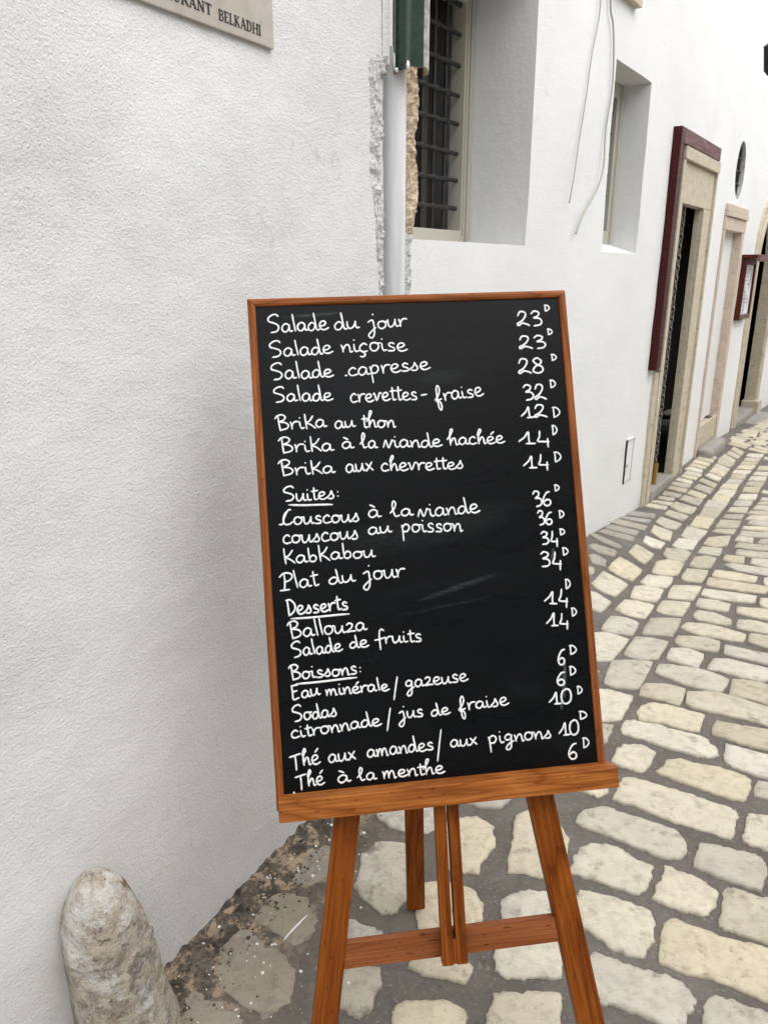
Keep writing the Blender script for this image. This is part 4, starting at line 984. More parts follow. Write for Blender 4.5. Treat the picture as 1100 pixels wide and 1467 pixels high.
# ------------------------------------------------------------------ menu case
mc = empty('menu_case', W(5.5, 1.08, 0, 0)); tag(mc, 'dark red wooden menu display case fixed to the wall past the blocked doorway', 'display case')
wb(mc, 'case_side', 5.266, 5.30, 1.08, 1.585, .0, .045, MAT['case_wood']); wb(mc, 'case_side', 5.715, 5.75, 1.08, 1.585, .0, .045, MAT['case_wood'])
wb(mc, 'case_rail', 5.302, 5.713, 1.08, 1.12, .0, .045, MAT['trim_grey']); wb(mc, 'case_rail', 5.302, 5.713, 1.535, 1.585, .0, .045, MAT['trim_grey'])
pp = wb(mc, 'menu_sheet', 5.302, 5.713, 1.122, 1.533, .008, .028, MAT['paper'], bev=0)
wb(mc, 'case_cap', 5.25, 5.77, 1.587, 1.615, .0, .125, MAT['case_wood'], bev=.002); wb(mc, 'cap_front', 5.25, 5.77, 1.56, 1.6155, .1255, .14, MAT['trim_grey'], bev=.002)
rp = random.Random(4)
lines = []
for k in range(11):
    z = 1.47 - .031 * k; a = 5.36 + rp.uniform(0, .08); b = a + rp.uniform(.06, .2)
    lines.append(([W(a, z, .0292, 0) + D * 0, W(b, z, .0292, 0), W(b, z - .004, .0292, 0), W(a, z - .004, .0292, 0)], [(0, 1, 2, 3)]))
V, F = merge(lines); part(mc, 'print_lines', V, F, MAT['ink'])
# ------------------------------------------------------------------ other side of the street: unseen house added to shade board and walls
def opposite():
    a = empty('unseen_opposite_house', W(0, 0, 4.3, 0)); tag(a, 'unseen whitewashed house added across the cobbled street to soften light and darken board reflections', 'building')
    holes = [(-6.2, -5.2, 0, 2.1), (-3.6, -2.8, 1.1, 2.2), (-1.2, -.1, 0, 2.2), (2.2, 3.0, 1.1, 2.3), (5.5, 6.6, 0, 2.2), (9, 9.9, 1, 2.2)]
    S = sorted(set([-14, 20] + [h[0] for h in holes] + [h[1] for h in holes])); Z = [-1.2, 0, 1.0, 1.1, 2.1, 2.2, 2.3, 4.3]; V = []; F = []
    def q(*p_): b = len(V); V.extend(p_); F.append((b, b + 1, b + 2, b + 3))
    X = lambda s, z, o=4.3: P0 + D * s + N * o + ZU * z
    for s0_, s1_ in zip(S, S[1:]):
        for z0_, z1_ in zip(Z, Z[1:]):
            if any(h[0] <= s0_ and s1_ <= h[1] and h[2] <= z0_ and z1_ <= h[3] for h in holes): continue
            q(X(s1_, z0_), X(s0_, z0_), X(s0_, z1_), X(s1_, z1_))
    q(X(-14, 4.3), X(20, 4.3), X(20, 4.3, 9), X(-14, 4.3, 9)); q(X(-14, -1.2, 9), X(-14, 4.3, 9), X(20, 4.3, 9), X(20, -1.2, 9)); q(X(-14, -1.2), X(-14, 4.3), X(-14, 4.3, 9), X(-14, -1.2, 9)); q(X(20, -1.2), X(20, -1.2, 9), X(20, 4.3, 9), X(20, 4.3))
    part(a, 'wall', V, F, MAT['plaster_far'])
    for h in holes:
        V2 = []; F2 = []
        for (s_, z_), (u_, w_) in (((h[0], h[2]), (h[0], h[3])), ((h[0], h[3]), (h[1], h[3])), ((h[1], h[3]), (h[1], h[2])), ((h[1], h[2]), (h[0], h[2]))):
            b = len(V2); V2 += [X(s_, z_), X(u_, w_), X(u_, w_, 4.5), X(s_, z_, 4.5)]; F2.append((b, b + 1, b + 2, b + 3))
        o = part(a, 'opening', V2, F2, MAT['reveal'])
        part(a, 'door_leaf' if h[2] == 0 else 'shutter', [X(h[1], h[2], 4.5), X(h[0], h[2], 4.5), X(h[0], h[3], 4.5), X(h[1], h[3], 4.5)], [(0, 1, 2, 3)], MAT['greybrown'])
opposite()
# ------------------------------------------------------------------ wall lantern
wl = empty('wall_lantern', W(5.6, 2.3, .1, 0)); tag(wl, 'black iron wall lantern on the upper right edge of the white wall', 'lantern')
lc = W(2.86, 2.47, .45, 0)
for (sz, w0, w1, nm, mt) in (((0, .11), .035, .048, 'lantern_body', 'glass'), ((.112, .155), .055, .010, 'lantern_roof', 'iron'), ((-.032, -.002), .006, .035, 'lantern_base', 'iron')):
    V = [lc + D * a * w + N * b * w + ZU * z for z, w in ((sz[0], w0), (sz[1], w1)) for a, b in ((-1, -1), (1, -1), (1, 1), (-1, 1))]
    part(wl, nm, V, [(3, 2, 1, 0), (4, 5, 6, 7), (0, 1, 5, 4), (1, 2, 6, 5), (2, 3, 7, 6), (3, 0, 4, 7)], MAT[mt])
for a, b in ((-1, -1), (1, -1), (1, 1), (-1, 1)):
    attach(bar('lantern_post', lc + D * a * .036 + N * b * .036, lc + D * a * .049 + N * b * .049 + ZU * .11, .006, .006, D, MAT['iron'], None, 0), wl)
attach(bar('hanging_rod', lc + ZU * 1.0, lc + ZU * .15, .008, .008, D, MAT['iron'], None, 0), wl); attach(bar('bracket', W(2.80, 3.46, -.02, 0), lc + ZU * 1.0 + N * .03, .014, .014, D, MAT['iron'], None, 0), wl)
# ------------------------------------------------------------------ door chain
ch = empty('door_chain', W(3.24, 1.86, -.03, 0)); tag(ch, 'steel link chain hanging down the left side of the open doorway', 'chain')
ring = [Vector((math.cos(2 * math.pi * i / 10) * .011, 0, math.sin(2 * math.pi * i / 10) * .019)) for i in range(10)]
V, F = [], []
for i, q in enumerate(ring):
    rdir = Vector((q.x / .011 ** 2, 0, q.z / .019 ** 2)).normalized()
    for k in range(5):
        t = 2 * math.pi * k / 5; V.append(q + rdir * .0042 * math.cos(t) + Vector((0, 1, 0)) * .0042 * math.sin(t))
for i in range(10):
    for k in range(5): F.append((i * 5 + k, i * 5 + (k + 1) % 5, ((i + 1) % 10) * 5 + (k + 1) % 5, ((i + 1) % 10) * 5 + k))
lme = bpy.data.meshes.new('chain_link'); lme.from_pydata([tuple(v) for v in V], [], F); lme.materials.append(MAT['chain'])
z = 1.85; k = 0
while z > .24:
    o = bpy.data.objects.new('chain_link', lme); scn.collection.objects.link(o)
    o.matrix_basis = Matrix.Translation(W(3.275 + .004 * math.sin(k * .7), z, -.02, 0)) @ Matrix.Rotation(R(35 + 90 * (k % 2) + rnd.uniform(-14, 14)), 4, 'Z'); attach(o, ch)
    z -= .0315; k += 1
vs, fs = tube([W(3.275, .09, -.02, 0), W(3.275, .235, -.02, 0)], .022, (0, 1, 0), 14); o = mesh('brass_weight', vs, fs, MAT['brass']); attach(o, ch)

# ------------------------------------------------------------------ stone bollard
def bollard():
    bm = bmesh.new(); n = 96; Z = 110; top = .445; c0 = Vector((-.530, 1.112, 0))
    rows = []
    for j in range(Z + 1):
        t = j / Z; z = -.05 + (top + .05) * t
        r = .120 - .046 * min(z / .34, 1)
        if z > .30: e = (z - .30) / (top - .30); r = (.0794 - .010 * e) * math.sqrt(max(0, 1 - e ** 2.9)) * (1 - .1 * e) + .0005
        row = []
        for i in range(n):
            a = 2 * math.pi * i / n; rr = r * (1 + .06 * noise.noise(Vector((math.cos(a) * 2, math.sin(a) * 2, z * 9))) + .03 * noise.noise(Vector((math.cos(a) * 6, math.sin(a) * 6, z * 40))) + .014 * noise.noise(Vector((math.cos(a) * 16, math.sin(a) * 16, z * 120))))
            cap = min(max((z - .325) / .02, 0), 1); rr *= 1 - .05 * cap      # broken cap set back above a ragged line
            fa = math.cos(a - R(215)); lim = .070 if z > .05 else .09
            if rr * fa > lim and z < .40: rr = lim / fa                        # flat dressed left side
            if z < .30: rr *= 1 + .05 * math.cos(2 * a)      # worn, slightly squared shaft
            row.append(bm.verts.new((c0.x + rr * math.cos(a) - .004 * (t ** 2), c0.y + rr * math.sin(a), z + .004 * noise.noise(Vector((a * 3, t * 9, 4))))))
        rows.append(row)
    for A_, B_ in zip(rows, rows[1:]):
        for i in range(n): bm.faces.new((A_[i], A_[(i + 1) % n], B_[(i + 1) % n], B_[i]))
    bm.faces.new(rows[-1])
    o = bm_obj('stone_bollard', bm, MAT['bollard'], smooth=True)
    tag(o, 'weathered round-topped stone guard post set against the foot of the white wall', 'bollard')
bollard()
# ------------------------------------------------------------------ plaque
def plaque():
    m = Matrix((DL, NL, ZU)).transposed().to_4x4(); m.translation = PL + DL * -.103 + NL * -.003 + ZU * 2.17
    pq = bm_obj('wall_plaque', box_bm(1.22, .022, .515, .002), MAT['marble'], mw=m)
    tag(pq, 'beige marble restaurant plaque with black capitals at the upper left of the wall', 'plaque')
    # serif capitals: strokes (x0,y0,x1,y1,width) in a cell of height 1
    T_, t_ = .17, .075
    L = {'R': (.78, [(.15, 0, .15, 1, T_), (.15, .96, .5, .96, t_), (.5, .96, .64, .85, .1), (.64, .85, .64, .62, T_), (.64, .62, .5, .5, .1), (.15, .5, .5, .5, t_), (.4, .5, .74, .02, T_), (0, .02, .3, .02, .05), (0, .98, .2, .98, .05)]),
         'E': (.68, [(.15, 0, .15, 1, T_), (.15, .96, .58, .96, t_), (.15, .52, .48, .52, t_), (.15, .04, .62, .04, t_), (.57, .96, .6, .78, .05), (.61, .04, .64, .24, .05), (0, .02, .3, .02, .05), (0, .98, .2, .98, .05)]),
         'S': (.6, [(.52, .8, .4, .96, .09), (.4, .96, .2, .94, .09), (.2, .94, .1, .75, T_), (.1, .75, .48, .3, T_), (.48, .3, .42, .08, T_), (.42, .08, .2, .03, .09), (.2, .03, .08, .22, .07)]),
         'T': (.74, [(.37, 0, .37, 1, T_), (.03, .96, .71, .96, t_), (.04, .96, .02, .78, .05), (.7, .96, .72, .78, .05), (.22, .02, .52, .02, .05)]),
         'A': (.86, [(.1, 0, .42, 1, t_), (.42, 1, .74, 0, T_), (.22, .34, .62, .34, .06), (0, .02, .22, .02, .05), (.6, .02, .88, .02, .05)]),
         'U': (.84, [(.15, 1, .15, .25, T_), (.15, .25, .3, .04, .13), (.3, .04, .52, .04, .09), (.52, .04, .68, .25, t_), (.68, .25, .68, 1, t_), (0, .98, .3, .98, .05), (.55, .98, .82, .98, .05)]),
         'N': (.9, [(.15, 0, .15, 1, t_), (.15, 1, .74, 0, T_), (.74, 0, .74, 1, t_), (0, .98, .2, .98, .05), (0, .02, .3, .02, .05), (.6, .98, .88, .98, .05)]),
         'B': (.72, [(.15, 0, .15, 1, T_), (.15, .96, .46, .96, t_), (.46, .96, .57, .85, .1), (.57, .85, .57, .66, T_), (.57, .66, .45, .54, .1), (.15, .54, .46, .54, t_), (.46, .54, .63, .4, .1), (.63, .4, .63, .16, T_), (.63, .16, .48, .04, .1), (.15, .04, .48, .04, t_), (0, .02, .2, .02, .05), (0, .98, .2, .98, .05)]),
         'L': (.64, [(.15, 0, .15, 1, T_), (.15, .04, .58, .04, t_), (.57, .04, .6, .26, .05), (0, .98, .3, .98, .05), (0, .02, .2, .02, .05)]),
         'K': (.82, [(.15, 0, .15, 1, T_), (.15, .45, .62, .98, t_), (.3, .58, .72, .02, T_), (0, .98, .3, .98, .05), (0, .02, .3, .02, .05), (.5, .98, .76, .98, .05)]),
         'D': (.84, [(.15, 0, .15, 1, T_), (.15, .96, .42, .96, t_), (.42, .96, .65, .8, .1), (.65, .8, .7, .5, T_), (.7, .5, .65, .2, T_), (.65, .2, .42, .04, .1), (.15, .04, .42, .04, t_), (0, .02, .2, .02, .05), (0, .98, .2, .98, .05)]),
         'H': (.9, [(.15, 0, .15, 1, T_), (.75, 0, .75, 1, T_), (.15, .52, .75, .52, .06), (0, .98, .3, .98, .05), (0, .02, .3, .02, .05), (.6, .98, .9, .98, .05), (.6, .02, .9, .02, .05)]),
         'I': (.36, [(.16, 0, .16, 1, T_), (0, .98, .32, .98, .05), (0, .02, .32, .02, .05)])}
    def write(txt, sA, sB, zb, h):
        tot = sum(L[c][0] for c in txt) + .08 * (len(txt) - 1); sc = (sB - sA) / tot; x = 0; geo = []; q = 0
        for c in txt:
            for (x0, y0, x1, y1, wd) in L[c][1]:
                a = Vector((x0 + x, y0)); b = Vector((x1 + x, y1)); dr = (b - a).normalized(); e = dr * .02; nn_ = Vector((-dr.y, dr.x)) * wd / 2; q += 1
                vs = []
                for k in (0, 1):
                    for pnt in (a - e + nn_, b + e + nn_, b + e - nn_, a - e - nn_):
                        vs.append(PL + DL * (sA + pnt.x * sc) + NL * (.0075 if k == 0 else .0088 + q * .000004) + ZU * (zb + pnt.y * h))
                geo.append((vs, [(4, 5, 6, 7), (0, 1, 5, 4), (1, 2, 6, 5), (2, 3, 7, 6), (3, 0, 4, 7)]))
            x += L[c][0] + .08
        V, F = merge(geo); attach(mesh('lettering', V, F, MAT['ink'], None), pq)
    write('RESTAURANT', .158, .334, 1.9305, .0165); write('BELKADHI', .352, .468, 1.9275, .0175)
plaque()

# ------------------------------------------------------------------ chalkboard and easel
A, B, BNv, C0 = Vector(BA), Vector(BB), Vector(BN), Vector(BC)
def bp(u, v, off=0.0): return C0 + A * u + B * v + BNv * off     # off > 0 is behind the face
cb = empty('chalkboard', bp(.3, .915, .0)); tag(cb, 'black chalkboard menu with white handwriting in a brown wooden frame', 'chalkboard')
WB_, HB = .6, .9146
mB = Matrix((A, -B, -BNv)).transposed().to_4x4(); mB.translation = bp(WB_ / 2, HB / 2, .008)
attach(bm_obj('writing_panel', box_bm(WB_ - .012, HB - .012, .004), MAT['board'], None, mw=mB), cb)
def frame_piece(u0, v0, u1, v1):
    """mitred rounded moulding along the outer edge from (u0,v0) to (u1,v1)"""
    a, b = Vector((u0, v0)), Vector((u1, v1)); L = (b - a).length; x = (b - a).normalized()
    c = Vector((WB_ / 2, HB / 2)) - (a + b) / 2; y = Vector((-x.y, x.x)); y = y if y.dot(c) > 0 else -y
    prof = [(0, .014), (0, .0035), (.002, .0008), (.0055, -.0005), (.0100, -.0002), (.0132, .0016), (.0142, .004), (.0142, .014)]
    V, F = [], []; o3 = bp(*((a + b) / 2)); X = A * x.x + B * x.y; Y = A * y.x + B * y.y
    gap = .0004
    n = 12
    for i in range(n + 1):
        for (w_, h_) in prof:
            t = -L / 2 + gap + w_ + (L - 2 * gap - 2 * w_) * i / n
            V.append(Vector((t, w_, h_)))
    m = len(prof)
    for i in range(n):
        for k in range(m): F.append((i * m + k, i * m + (k + 1) % m, (i + 1) * m + (k + 1) % m, (i + 1) * m + k))
    F += [tuple(range(m)), tuple(range(n * m, n * m + m))]
    mw = Matrix((X, Y, BNv)).transposed().to_4x4(); mw.translation = o3
    me = bpy.data.meshes.new('frame_rail'); me.from_pydata([tuple(v) for v in V], [], F); me.validate(); me.materials.append(MAT['wood_frame'])
    bm = bmesh.new(); bm.from_mesh(me); bmesh.ops.recalc_face_normals(bm, faces=bm.faces); bm.to_mesh(me); bm.free()
    o = bpy.data.objects.new('frame_rail', me); scn.collection.objects.link(o); o.matrix_basis = mw; attach(o, cb)
frame_piece(0, 0, WB_, 0); frame_piece(WB_, 0, WB_, HB); frame_piece(WB_, HB, 0, HB); frame_piece(0, HB, 0, 0)
# --- handwriting: single-line glyphs, x-height 1, baseline 0
GL = {
'S': (1.2, [[(1.0, 1.72), (.8, 1.95), (.45, 1.9), (.12, 1.6), (.12, 1.25), (.45, 1.08), (.85, .85), (.98, .5), (.75, .12), (.25, .02)]]),
'a': (.98, [[(.72, .82), (.42, 1.0), (.12, .72), (.08, .3), (.3, .04), (.56, .2), (.7, .55), (.72, .85), (.72, .4), (.8, .1), (1.02, .16)]]),
'l': (.42, [[(.1, 2.0), (.16, 1.2), (.28, .08)]]),
'L': (.72, [[(-.1, .55), (.25, 1.1), (.38, 1.7), (.22, 2.0), (.1, 1.5), (.18, .6), (.32, .1), (.62, .2)]]),
'd': (1.0, [[(.62, .8), (.36, .92), (.08, .55), (.12, .12), (.4, .04), (.62, .35), (.7, .8)], [(.62, 1.95), (.7, 1.1), (.78, .25), (.9, .05), (1.05, .15)]]),
'e': (.88, [[(.1, .42), (.45, .5), (.66, .75), (.5, .98), (.22, .88), (.08, .45), (.25, .08), (.55, .02), (.9, .22)]]),
'u': (.98, [[(.06, .92), (.06, .4), (.2, .06), (.45, .15), (.66, .6), (.7, .95), (.7, .4), (.8, .08), (1.0, .14)]]),
'n': (.92, [[(.02, .9), (.12, .5), (.16, .02)], [(.16, .3), (.34, .8), (.56, .92), (.68, .6), (.74, .02), (.92, .1)]]),
'm': (1.3, [[(.02, .9), (.1, .5), (.12, .02)], [(.12, .3), (.3, .85), (.45, .85), (.52, .4), (.54, .05)], [(.54, .3), (.7, .85), (.9, .85), (1.0, .4), (1.04, .02), (1.2, .1)]]),
'o': (.9, [[(.5, .95), (.2, .88), (.06, .5), (.2, .08), (.5, .05), (.74, .4), (.68, .82), (.45, .95), (.62, .85), (.92, .9)]]),
'r': (.75, [[(.06, .95), (.14, .5), (.16, .02)], [(.15, .4), (.3, .8), (.5, .96), (.78, .92)]]),
'v': (.85, [[(.0, .85), (.12, .9), (.3, .05), (.5, .5), (.66, .98), (.85, .9)]]),
'w': (.85, [[(-.05, .1), (.12, .85), (.22, .85), (.4, .05), (.62, .6), (.72, .98), (.86, .85)]]),
'i': (.5, [[(.12, .92), (.14, .4), (.26, .06), (.5, .14)], [(.12, 1.42), (.15, 1.45)]]),
'j': (.7, [[(-.1, .75), (.3, .95), (.4, .3), (.36, -.6), (.1, -1.05), (-.15, -.75), (.1, -.35), (.55, .1)], [(.38, 1.55), (.42, 1.6)]]),
'ç': (.85, [[(.66, .85), (.4, 1.0), (.1, .65), (.1, .25), (.35, .02), (.68, .12)], [(.36, 0), (.5, -.3), (.32, -.55), (.1, -.5)]]),
'c': (.8, [[(.66, .82), (.42, 1.0), (.12, .7), (.1, .25), (.35, .02), (.78, .16)]]),
's': (.78, [[(-.05, .15), (.3, .6), (.42, 1.0), (.5, .7), (.62, .3), (.45, .03), (.12, .08)]]),
'z': (.85, [[(.1, .85), (.3, 1.05), (.58, .9), (.5, .5), (.1, .04), (.5, .08), (.85, .05)]]),
'p': (.95, [[(.05, .9), (.14, .3), (.2, -1.0)], [(.1, .6), (.35, 1.0), (.65, .9), (.72, .5), (.5, .12), (.2, .15)]]),
'g': (.95, [[(.68, .8), (.4, .98), (.12, .7), (.16, .35), (.42, .25), (.66, .55), (.7, .9), (.66, .1), (.6, -.7), (.35, -1.0), (.15, -.75), (.4, -.3), (.9, .1)]]),
'f': (.8, [[(-.05, .2), (.35, .8), (.52, 1.5), (.38, 1.95), (.22, 1.5), (.2, .4), (.24, -.7), (.42, -1.05), (.52, -.6), (.4, -.05), (.05, .05), (.6, .3)]]),
'F': (.8, [[(.8, 1.75), (.55, 1.95), (.38, 1.6), (.36, .6), (.42, -.75)], [(-.1, .55), (.3, .62), (.8, .8)]]),
't': (.62, [[(.26, 1.6), (.26, .9), (.3, .2), (.42, .05), (.62, .15)], [(.02, 1.12), (.62, 1.2)]]),
'T': (1.1, [[(.45, 1.25), (.5, .5), (.5, -.4)], [(-.1, 1.15), (.4, 1.28), (1.0, 1.45)]]),
'h': (.92, [[(.05, 1.2), (.3, 1.95), (.42, 1.7), (.2, 1.2), (.14, .6), (.2, .02)], [(.2, .3), (.42, .85), (.6, .85), (.68, .4), (.74, .05), (.92, .12)]]),
'H': (.92, [[(-.15, .75), (.18, 1.3), (.4, 1.95), (.22, 2.0), (.12, 1.2), (.16, .02)], [(.16, .3), (.4, .85), (.58, .85), (.66, .4), (.72, .05), (.92, .12)]]),
'B': (1.15, [[(.15, 1.85), (.2, .9), (.28, -.05)], [(-.12, 1.55), (.1, 1.9), (.5, 2.0), (.78, 1.7), (.62, 1.3), (.3, 1.1), (.75, .95), (1.0, .6), (.85, .2), (.3, .0)]]),
'K': (1.02, [[(.1, 2.05), (.14, 1.0), (.2, -.02)], [(.8, 1.75), (.5, 1.1), (.2, .85), (.55, .55), (.95, .0)]]),
'x': (.75, [[(.08, .95), (.35, .5), (.7, .05)], [(.66, 1.0), (.35, .5), (.05, 0)]]),
'C': (1.05, [[(-.25, .1), (.05, .15), (.25, .9), (.6, 1.65), (.85, 1.7)], [(.6, 1.65), (.25, 1.2), (.12, .5), (.3, .08), (.7, .1), (.98, .35)]]),
'E': (1.0, [[(.12, 1.75), (.14, .9), (.16, .0), (.75, .12)], [(.12, 1.7), (.8, 1.75)], [(.14, .95), (.62, 1.02)]]),
'P': (1.0, [[(.3, 1.95), (.3, 1.0), (.2, .05)], [(-.15, .02), (.6, .02)], [(-.1, 1.6), (.25, 1.98), (.7, 1.95), (.95, 1.6), (.75, 1.15), (.3, .95)]]),
'b': (.88, [[(.1, 1.95), (.14, .9), (.2, .15)], [(.18, .5), (.4, .88), (.66, .75), (.7, .3), (.48, .03), (.2, .12)]]),
'à': None, 'é': None,
':': (.5, [[(.25, .8), (.28, .82)], [(.25, .3), (.28, .32)]]), '.': (.3, [[(.05, .05), (.2, .08)]]), '-': (.7, [[(.05, .5), (.6, .55)]]),
'/': (.6, [[(.55, 2.2), (.3, 1.0), (.05, -.3)]]),
'D': (1.0, [[(.12, 1.9), (.16, 1.0), (.2, .02)], [(.0, 1.85), (.45, 1.85), (.85, 1.3), (.85, .7), (.5, .2), (.15, .0)]]),
'0': (1.0, [[(.5, 1.95), (.15, 1.6), (.05, .8), (.2, .15), (.5, .02), (.8, .4), (.85, 1.2), (.7, 1.8), (.4, 1.95)]]),
'1': (.9, [[(-.05, .25), (.3, .9), (.5, 1.6), (.55, .8), (.6, .06)], [(.4, .02), (.95, .1)]]),
'2': (1.0, [[(.12, 1.35), (.3, 1.9), (.65, 1.85), (.72, 1.4), (.45, .7), (.08, .3), (.18, .05), (.45, .35), (.75, .25), (1.0, .05)]]),
'3': (1.0, [[(.15, 1.6), (.4, 1.95), (.75, 1.75), (.65, 1.3), (.35, 1.05), (.75, 1.0), (.95, .6), (.8, .15), (.35, .0)]]),
'4': (.95, [[(.3, 1.9), (.3, 1.1), (.2, .5), (.55, .45), (.9, .5)], [(.8, .9), (.82, .3), (.85, -.25)]]),
'6': (1.0, [[(.85, 1.85), (.5, 1.7), (.15, 1.0), (.12, .4), (.4, .02), (.78, .2), (.8, .65), (.5, .85), (.2, .6)]]),
'8': (1.0, [[(.8, 1.55), (.5, 1.9), (.2, 1.6), (.4, 1.15), (.8, .8), (.85, .3), (.5, .02), (.15, .3), (.3, .8), (.7, 1.2), (.8, 1.6)]]),
}
GL['k'] = (GL['K'][0] * .95, [[(a, b * .93) for a, b in st] for st in GL['K'][1]])
GL['à'] = (GL['a'][0], GL['a'][1] + [[(.2, 1.6), (.55, 1.3)]]); GL['é'] = (GL['e'][0], GL['e'][1] + [[(.75, 1.65), (.45, 1.3)]])
ALT = {'la': 'La', 'fraise': 'fraise', 'fruits': 'Fruits', 'viande': 'wiande', 'thon': 'tHon', 'menthe': 'mentHe', 'hachée': 'Hachée'}
def word_geo(txt, u0, v0, u1, v1, xh, seed, width=.0016):
    rr = random.Random(seed); txt = ALT.get(txt, txt)
    tot = sum(GL[c][0] for c in txt); d_ = Vector((u1 - u0, v1 - v0)); L = d_.length
    if txt == '/': d_ = Vector((xh * .6, 0)); L = xh * .6
    x_ = d_ / L; up = Vector((.075, -1)).normalized() if False else Vector((x_.y, -x_.x)); sx = L / tot; geo = []; x = 0
    for c in txt:
        adv, strokes = GL[c]
        jy = rr.uniform(-.05, .05); js = rr.uniform(.93, 1.07)
        if c == 's' and rr.random() < .55: strokes = [[(.62, .85), (.4, 1.0), (.18, .82), (.3, .55), (.6, .35), (.55, .05), (.1, .04)]]
        for st in strokes:
            P2 = catmull([Vector((a, b, 0)) for a, b in st], 5)
            pts = []; rad = []
            n = len(P2)
            for i, q in enumerate(P2):
                uv = Vector((u0, v0)) + x_ * ((x + q.x) * sx) + up * ((q.y * js + jy) * xh)
                pts.append(bp(uv.x, uv.y, .0058)); e = min(i, n - 1 - i); rad.append(width * (.72 if e == 0 else (1.0 + .22 * noise.noise(Vector((i * .22, seed, x))))))
            if len(pts) == 2: pts = [pts[0], pts[0].lerp(pts[1], .3), pts[0].lerp(pts[1], .7), pts[1]]; rad = [width * .8, width * 1.05, width * 1.05, width * .8]
            # rounded ends
            t0 = (pts[0] - pts[1]).normalized(); t1 = (pts[-1] - pts[-2]).normalized()
            pts = [pts[0] + t0 * width * .7] + pts + [pts[-1] + t1 * width * .7]; rad = [width * .25] + rad + [width * .25]
            geo.append(tube(pts, width, tuple(BNv), 8, .28, rad))
        x += adv
    return geo
for i, (t, u0, v0, u1, v1, xh) in enumerate(WORDS):
    num = t[0] in '0123468D'; geo = word_geo(t, u0, v0, u1, v1, xh, i, .0015 if t == 'D' else (.00175 if num else .00158))
    V, F = merge(geo); attach(mesh('handwritten_price' if num and t != 'Desserts' else 'handwritten_word', V, F, MAT['chalk'], None, True), cb)
UNDER=[((0.052, 0.3798), (0.1318, 0.3846)), ((0.0435, 0.5833), (0.149, 0.5833)), ((0.0451, 0.6986), (0.1552, 0.697))]
SMEARS=[(0.5362, 0.7333, 0.004, 0.03, 0.12), (0.5273, 0.7743, 0.003, 0.012, 0.1), (0.5436, 0.2898, 0.012, 0.009, 0), (0.5335, 0.5024, 0.003, 0.012, 0.2)]
for a, b in UNDER:
    P = [bp(a[0] + (b[0] - a[0]) * t, a[1] + (b[1] - a[1]) * t + .0006 * math.sin(t * 5), .0058) for t in [i / 8 for i in range(9)]]
    vs, fs = tube(P, .0019, tuple(BNv), 8, .28, [.001] + [.0019] * 7 + [.001]); attach(mesh('underline', vs, fs, MAT['chalk'], None, True), cb)
# smeared chalk left where prices were rubbed out
rq = random.Random(3)
for (u, v, w_, h_, an) in SMEARS:
    if w_ > .01: continue
    V = []; n = 18
    for i in range(n):
        t = 2 * math.pi * i / n; k = 1 + .25 * noise.noise(Vector((math.cos(t) * 1.5, math.sin(t) * 1.5, u * 50)))
        x, y = w_ * math.cos(t) * k, h_ * math.sin(t) * k; V.append(bp(u + x * math.cos(an) - y * math.sin(an), v + x * math.sin(an) + y * math.cos(an), .0057))
    attach(mesh('chalk_smear', V, [tuple(range(n))], MAT['smear'], None), cb)
# little scribble in the bottom corner
P = catmull([bp(.0225 + a * .008, .888 + b * .010, .0058) for a, b in ((0, 0), (.5, .4), (.6, 1), (.9, .1), (1.2, -.3), (1.4, .6), (1.8, .2))], 4)
vs, fs = tube(P, .0009, tuple(BNv), 6, .4); attach(mesh('scribble', vs, fs, MAT['chalk'], None, True), cb)

ea = empty('easel', bp(.3, 1.56, .0)); tag(ea, 'orange brown pine easel standing on the cobbles and carrying the chalkboard', 'easel')
def eb(name, a, b, wid, th, wdir, mat, **k): return attach(bar(name, a, b, wid, th, wdir, mat, None, **k), ea)
# ledge the board rests on
eb('ledge', bp(.0045, .9055, -.0135), bp(.6075, .9055, -.0135), .036, .042, B, MAT['wood_ledge'], bev=.0015)
def legpt(u0, v0, u1, v1, v): return u0 + (u1 - u0) * (v - v0) / (v1 - v0)
def gz(u, v, off): q = bp(u, v, off); return q.z - G(q.x, q.y)
for (u0, v0, u1, v1, wd) in ((.122, .944, .062, 1.283, .0455), (.478, .938, .538, 1.347, .0485)):
    vb = 1.56; off = .030
    for _ in range(20): vb += gz(legpt(u0, v0, u1, v1, vb), vb, off) / .93
    uu = legpt(u0, v0, u1, v1, .05)
    eb('front_leg', bp(uu, .05, off), bp(legpt(u0, v0, u1, v1, vb - .004), vb - .004, off), wd, .021, A, MAT['wood'], bev=.002)
eb('cross_rail', bp(.088, 1.1815, .031), bp(.508, 1.1815, .031), .044, .017, B, MAT['wood_pale'], bev=.001)
eb('top_rail', bp(.23, .075, .048), bp(.37, .075, .048), .04, .014, B, MAT['wood'], bev=.001)
# centre mast: two slats joined below
mtop = .30
for (uo, u1) in ((.2873, .2818), (.3105, .3075)):
    wd = .0195 if uo < .3 else .0195
    eb('mast_slat', bp(uo + (u1 - uo) * .0, .9285, .0075), bp(u1 - .0005, 1.208, .0075), wd, .019, A, MAT['wood'], bev=.001)
eb('mast_block', bp(.2962, 1.165, .0079), bp(.2953, 1.2065, .0079), .007, .0165, A, MAT['wood'], bev=0)
p = M('wood_knot', .5, .1); p.color((.035, .010, .004)); MAT['knot'] = p.m
for (u_, v_, off_, ru, rv) in ((.052, 1.315, .0192, .0032, .011), (.0535, 1.33, .0191, .002, .006)):
    V = [bp(u_ + ru * math.cos(a_) * (1 + .2 * math.sin(3 * a_)), v_ + rv * math.sin(a_), off_) for a_ in [2 * math.pi * i / 14 for i in range(14)]]; attach(mesh('knot', V, [tuple(range(14))], MAT['knot'], None), ea)
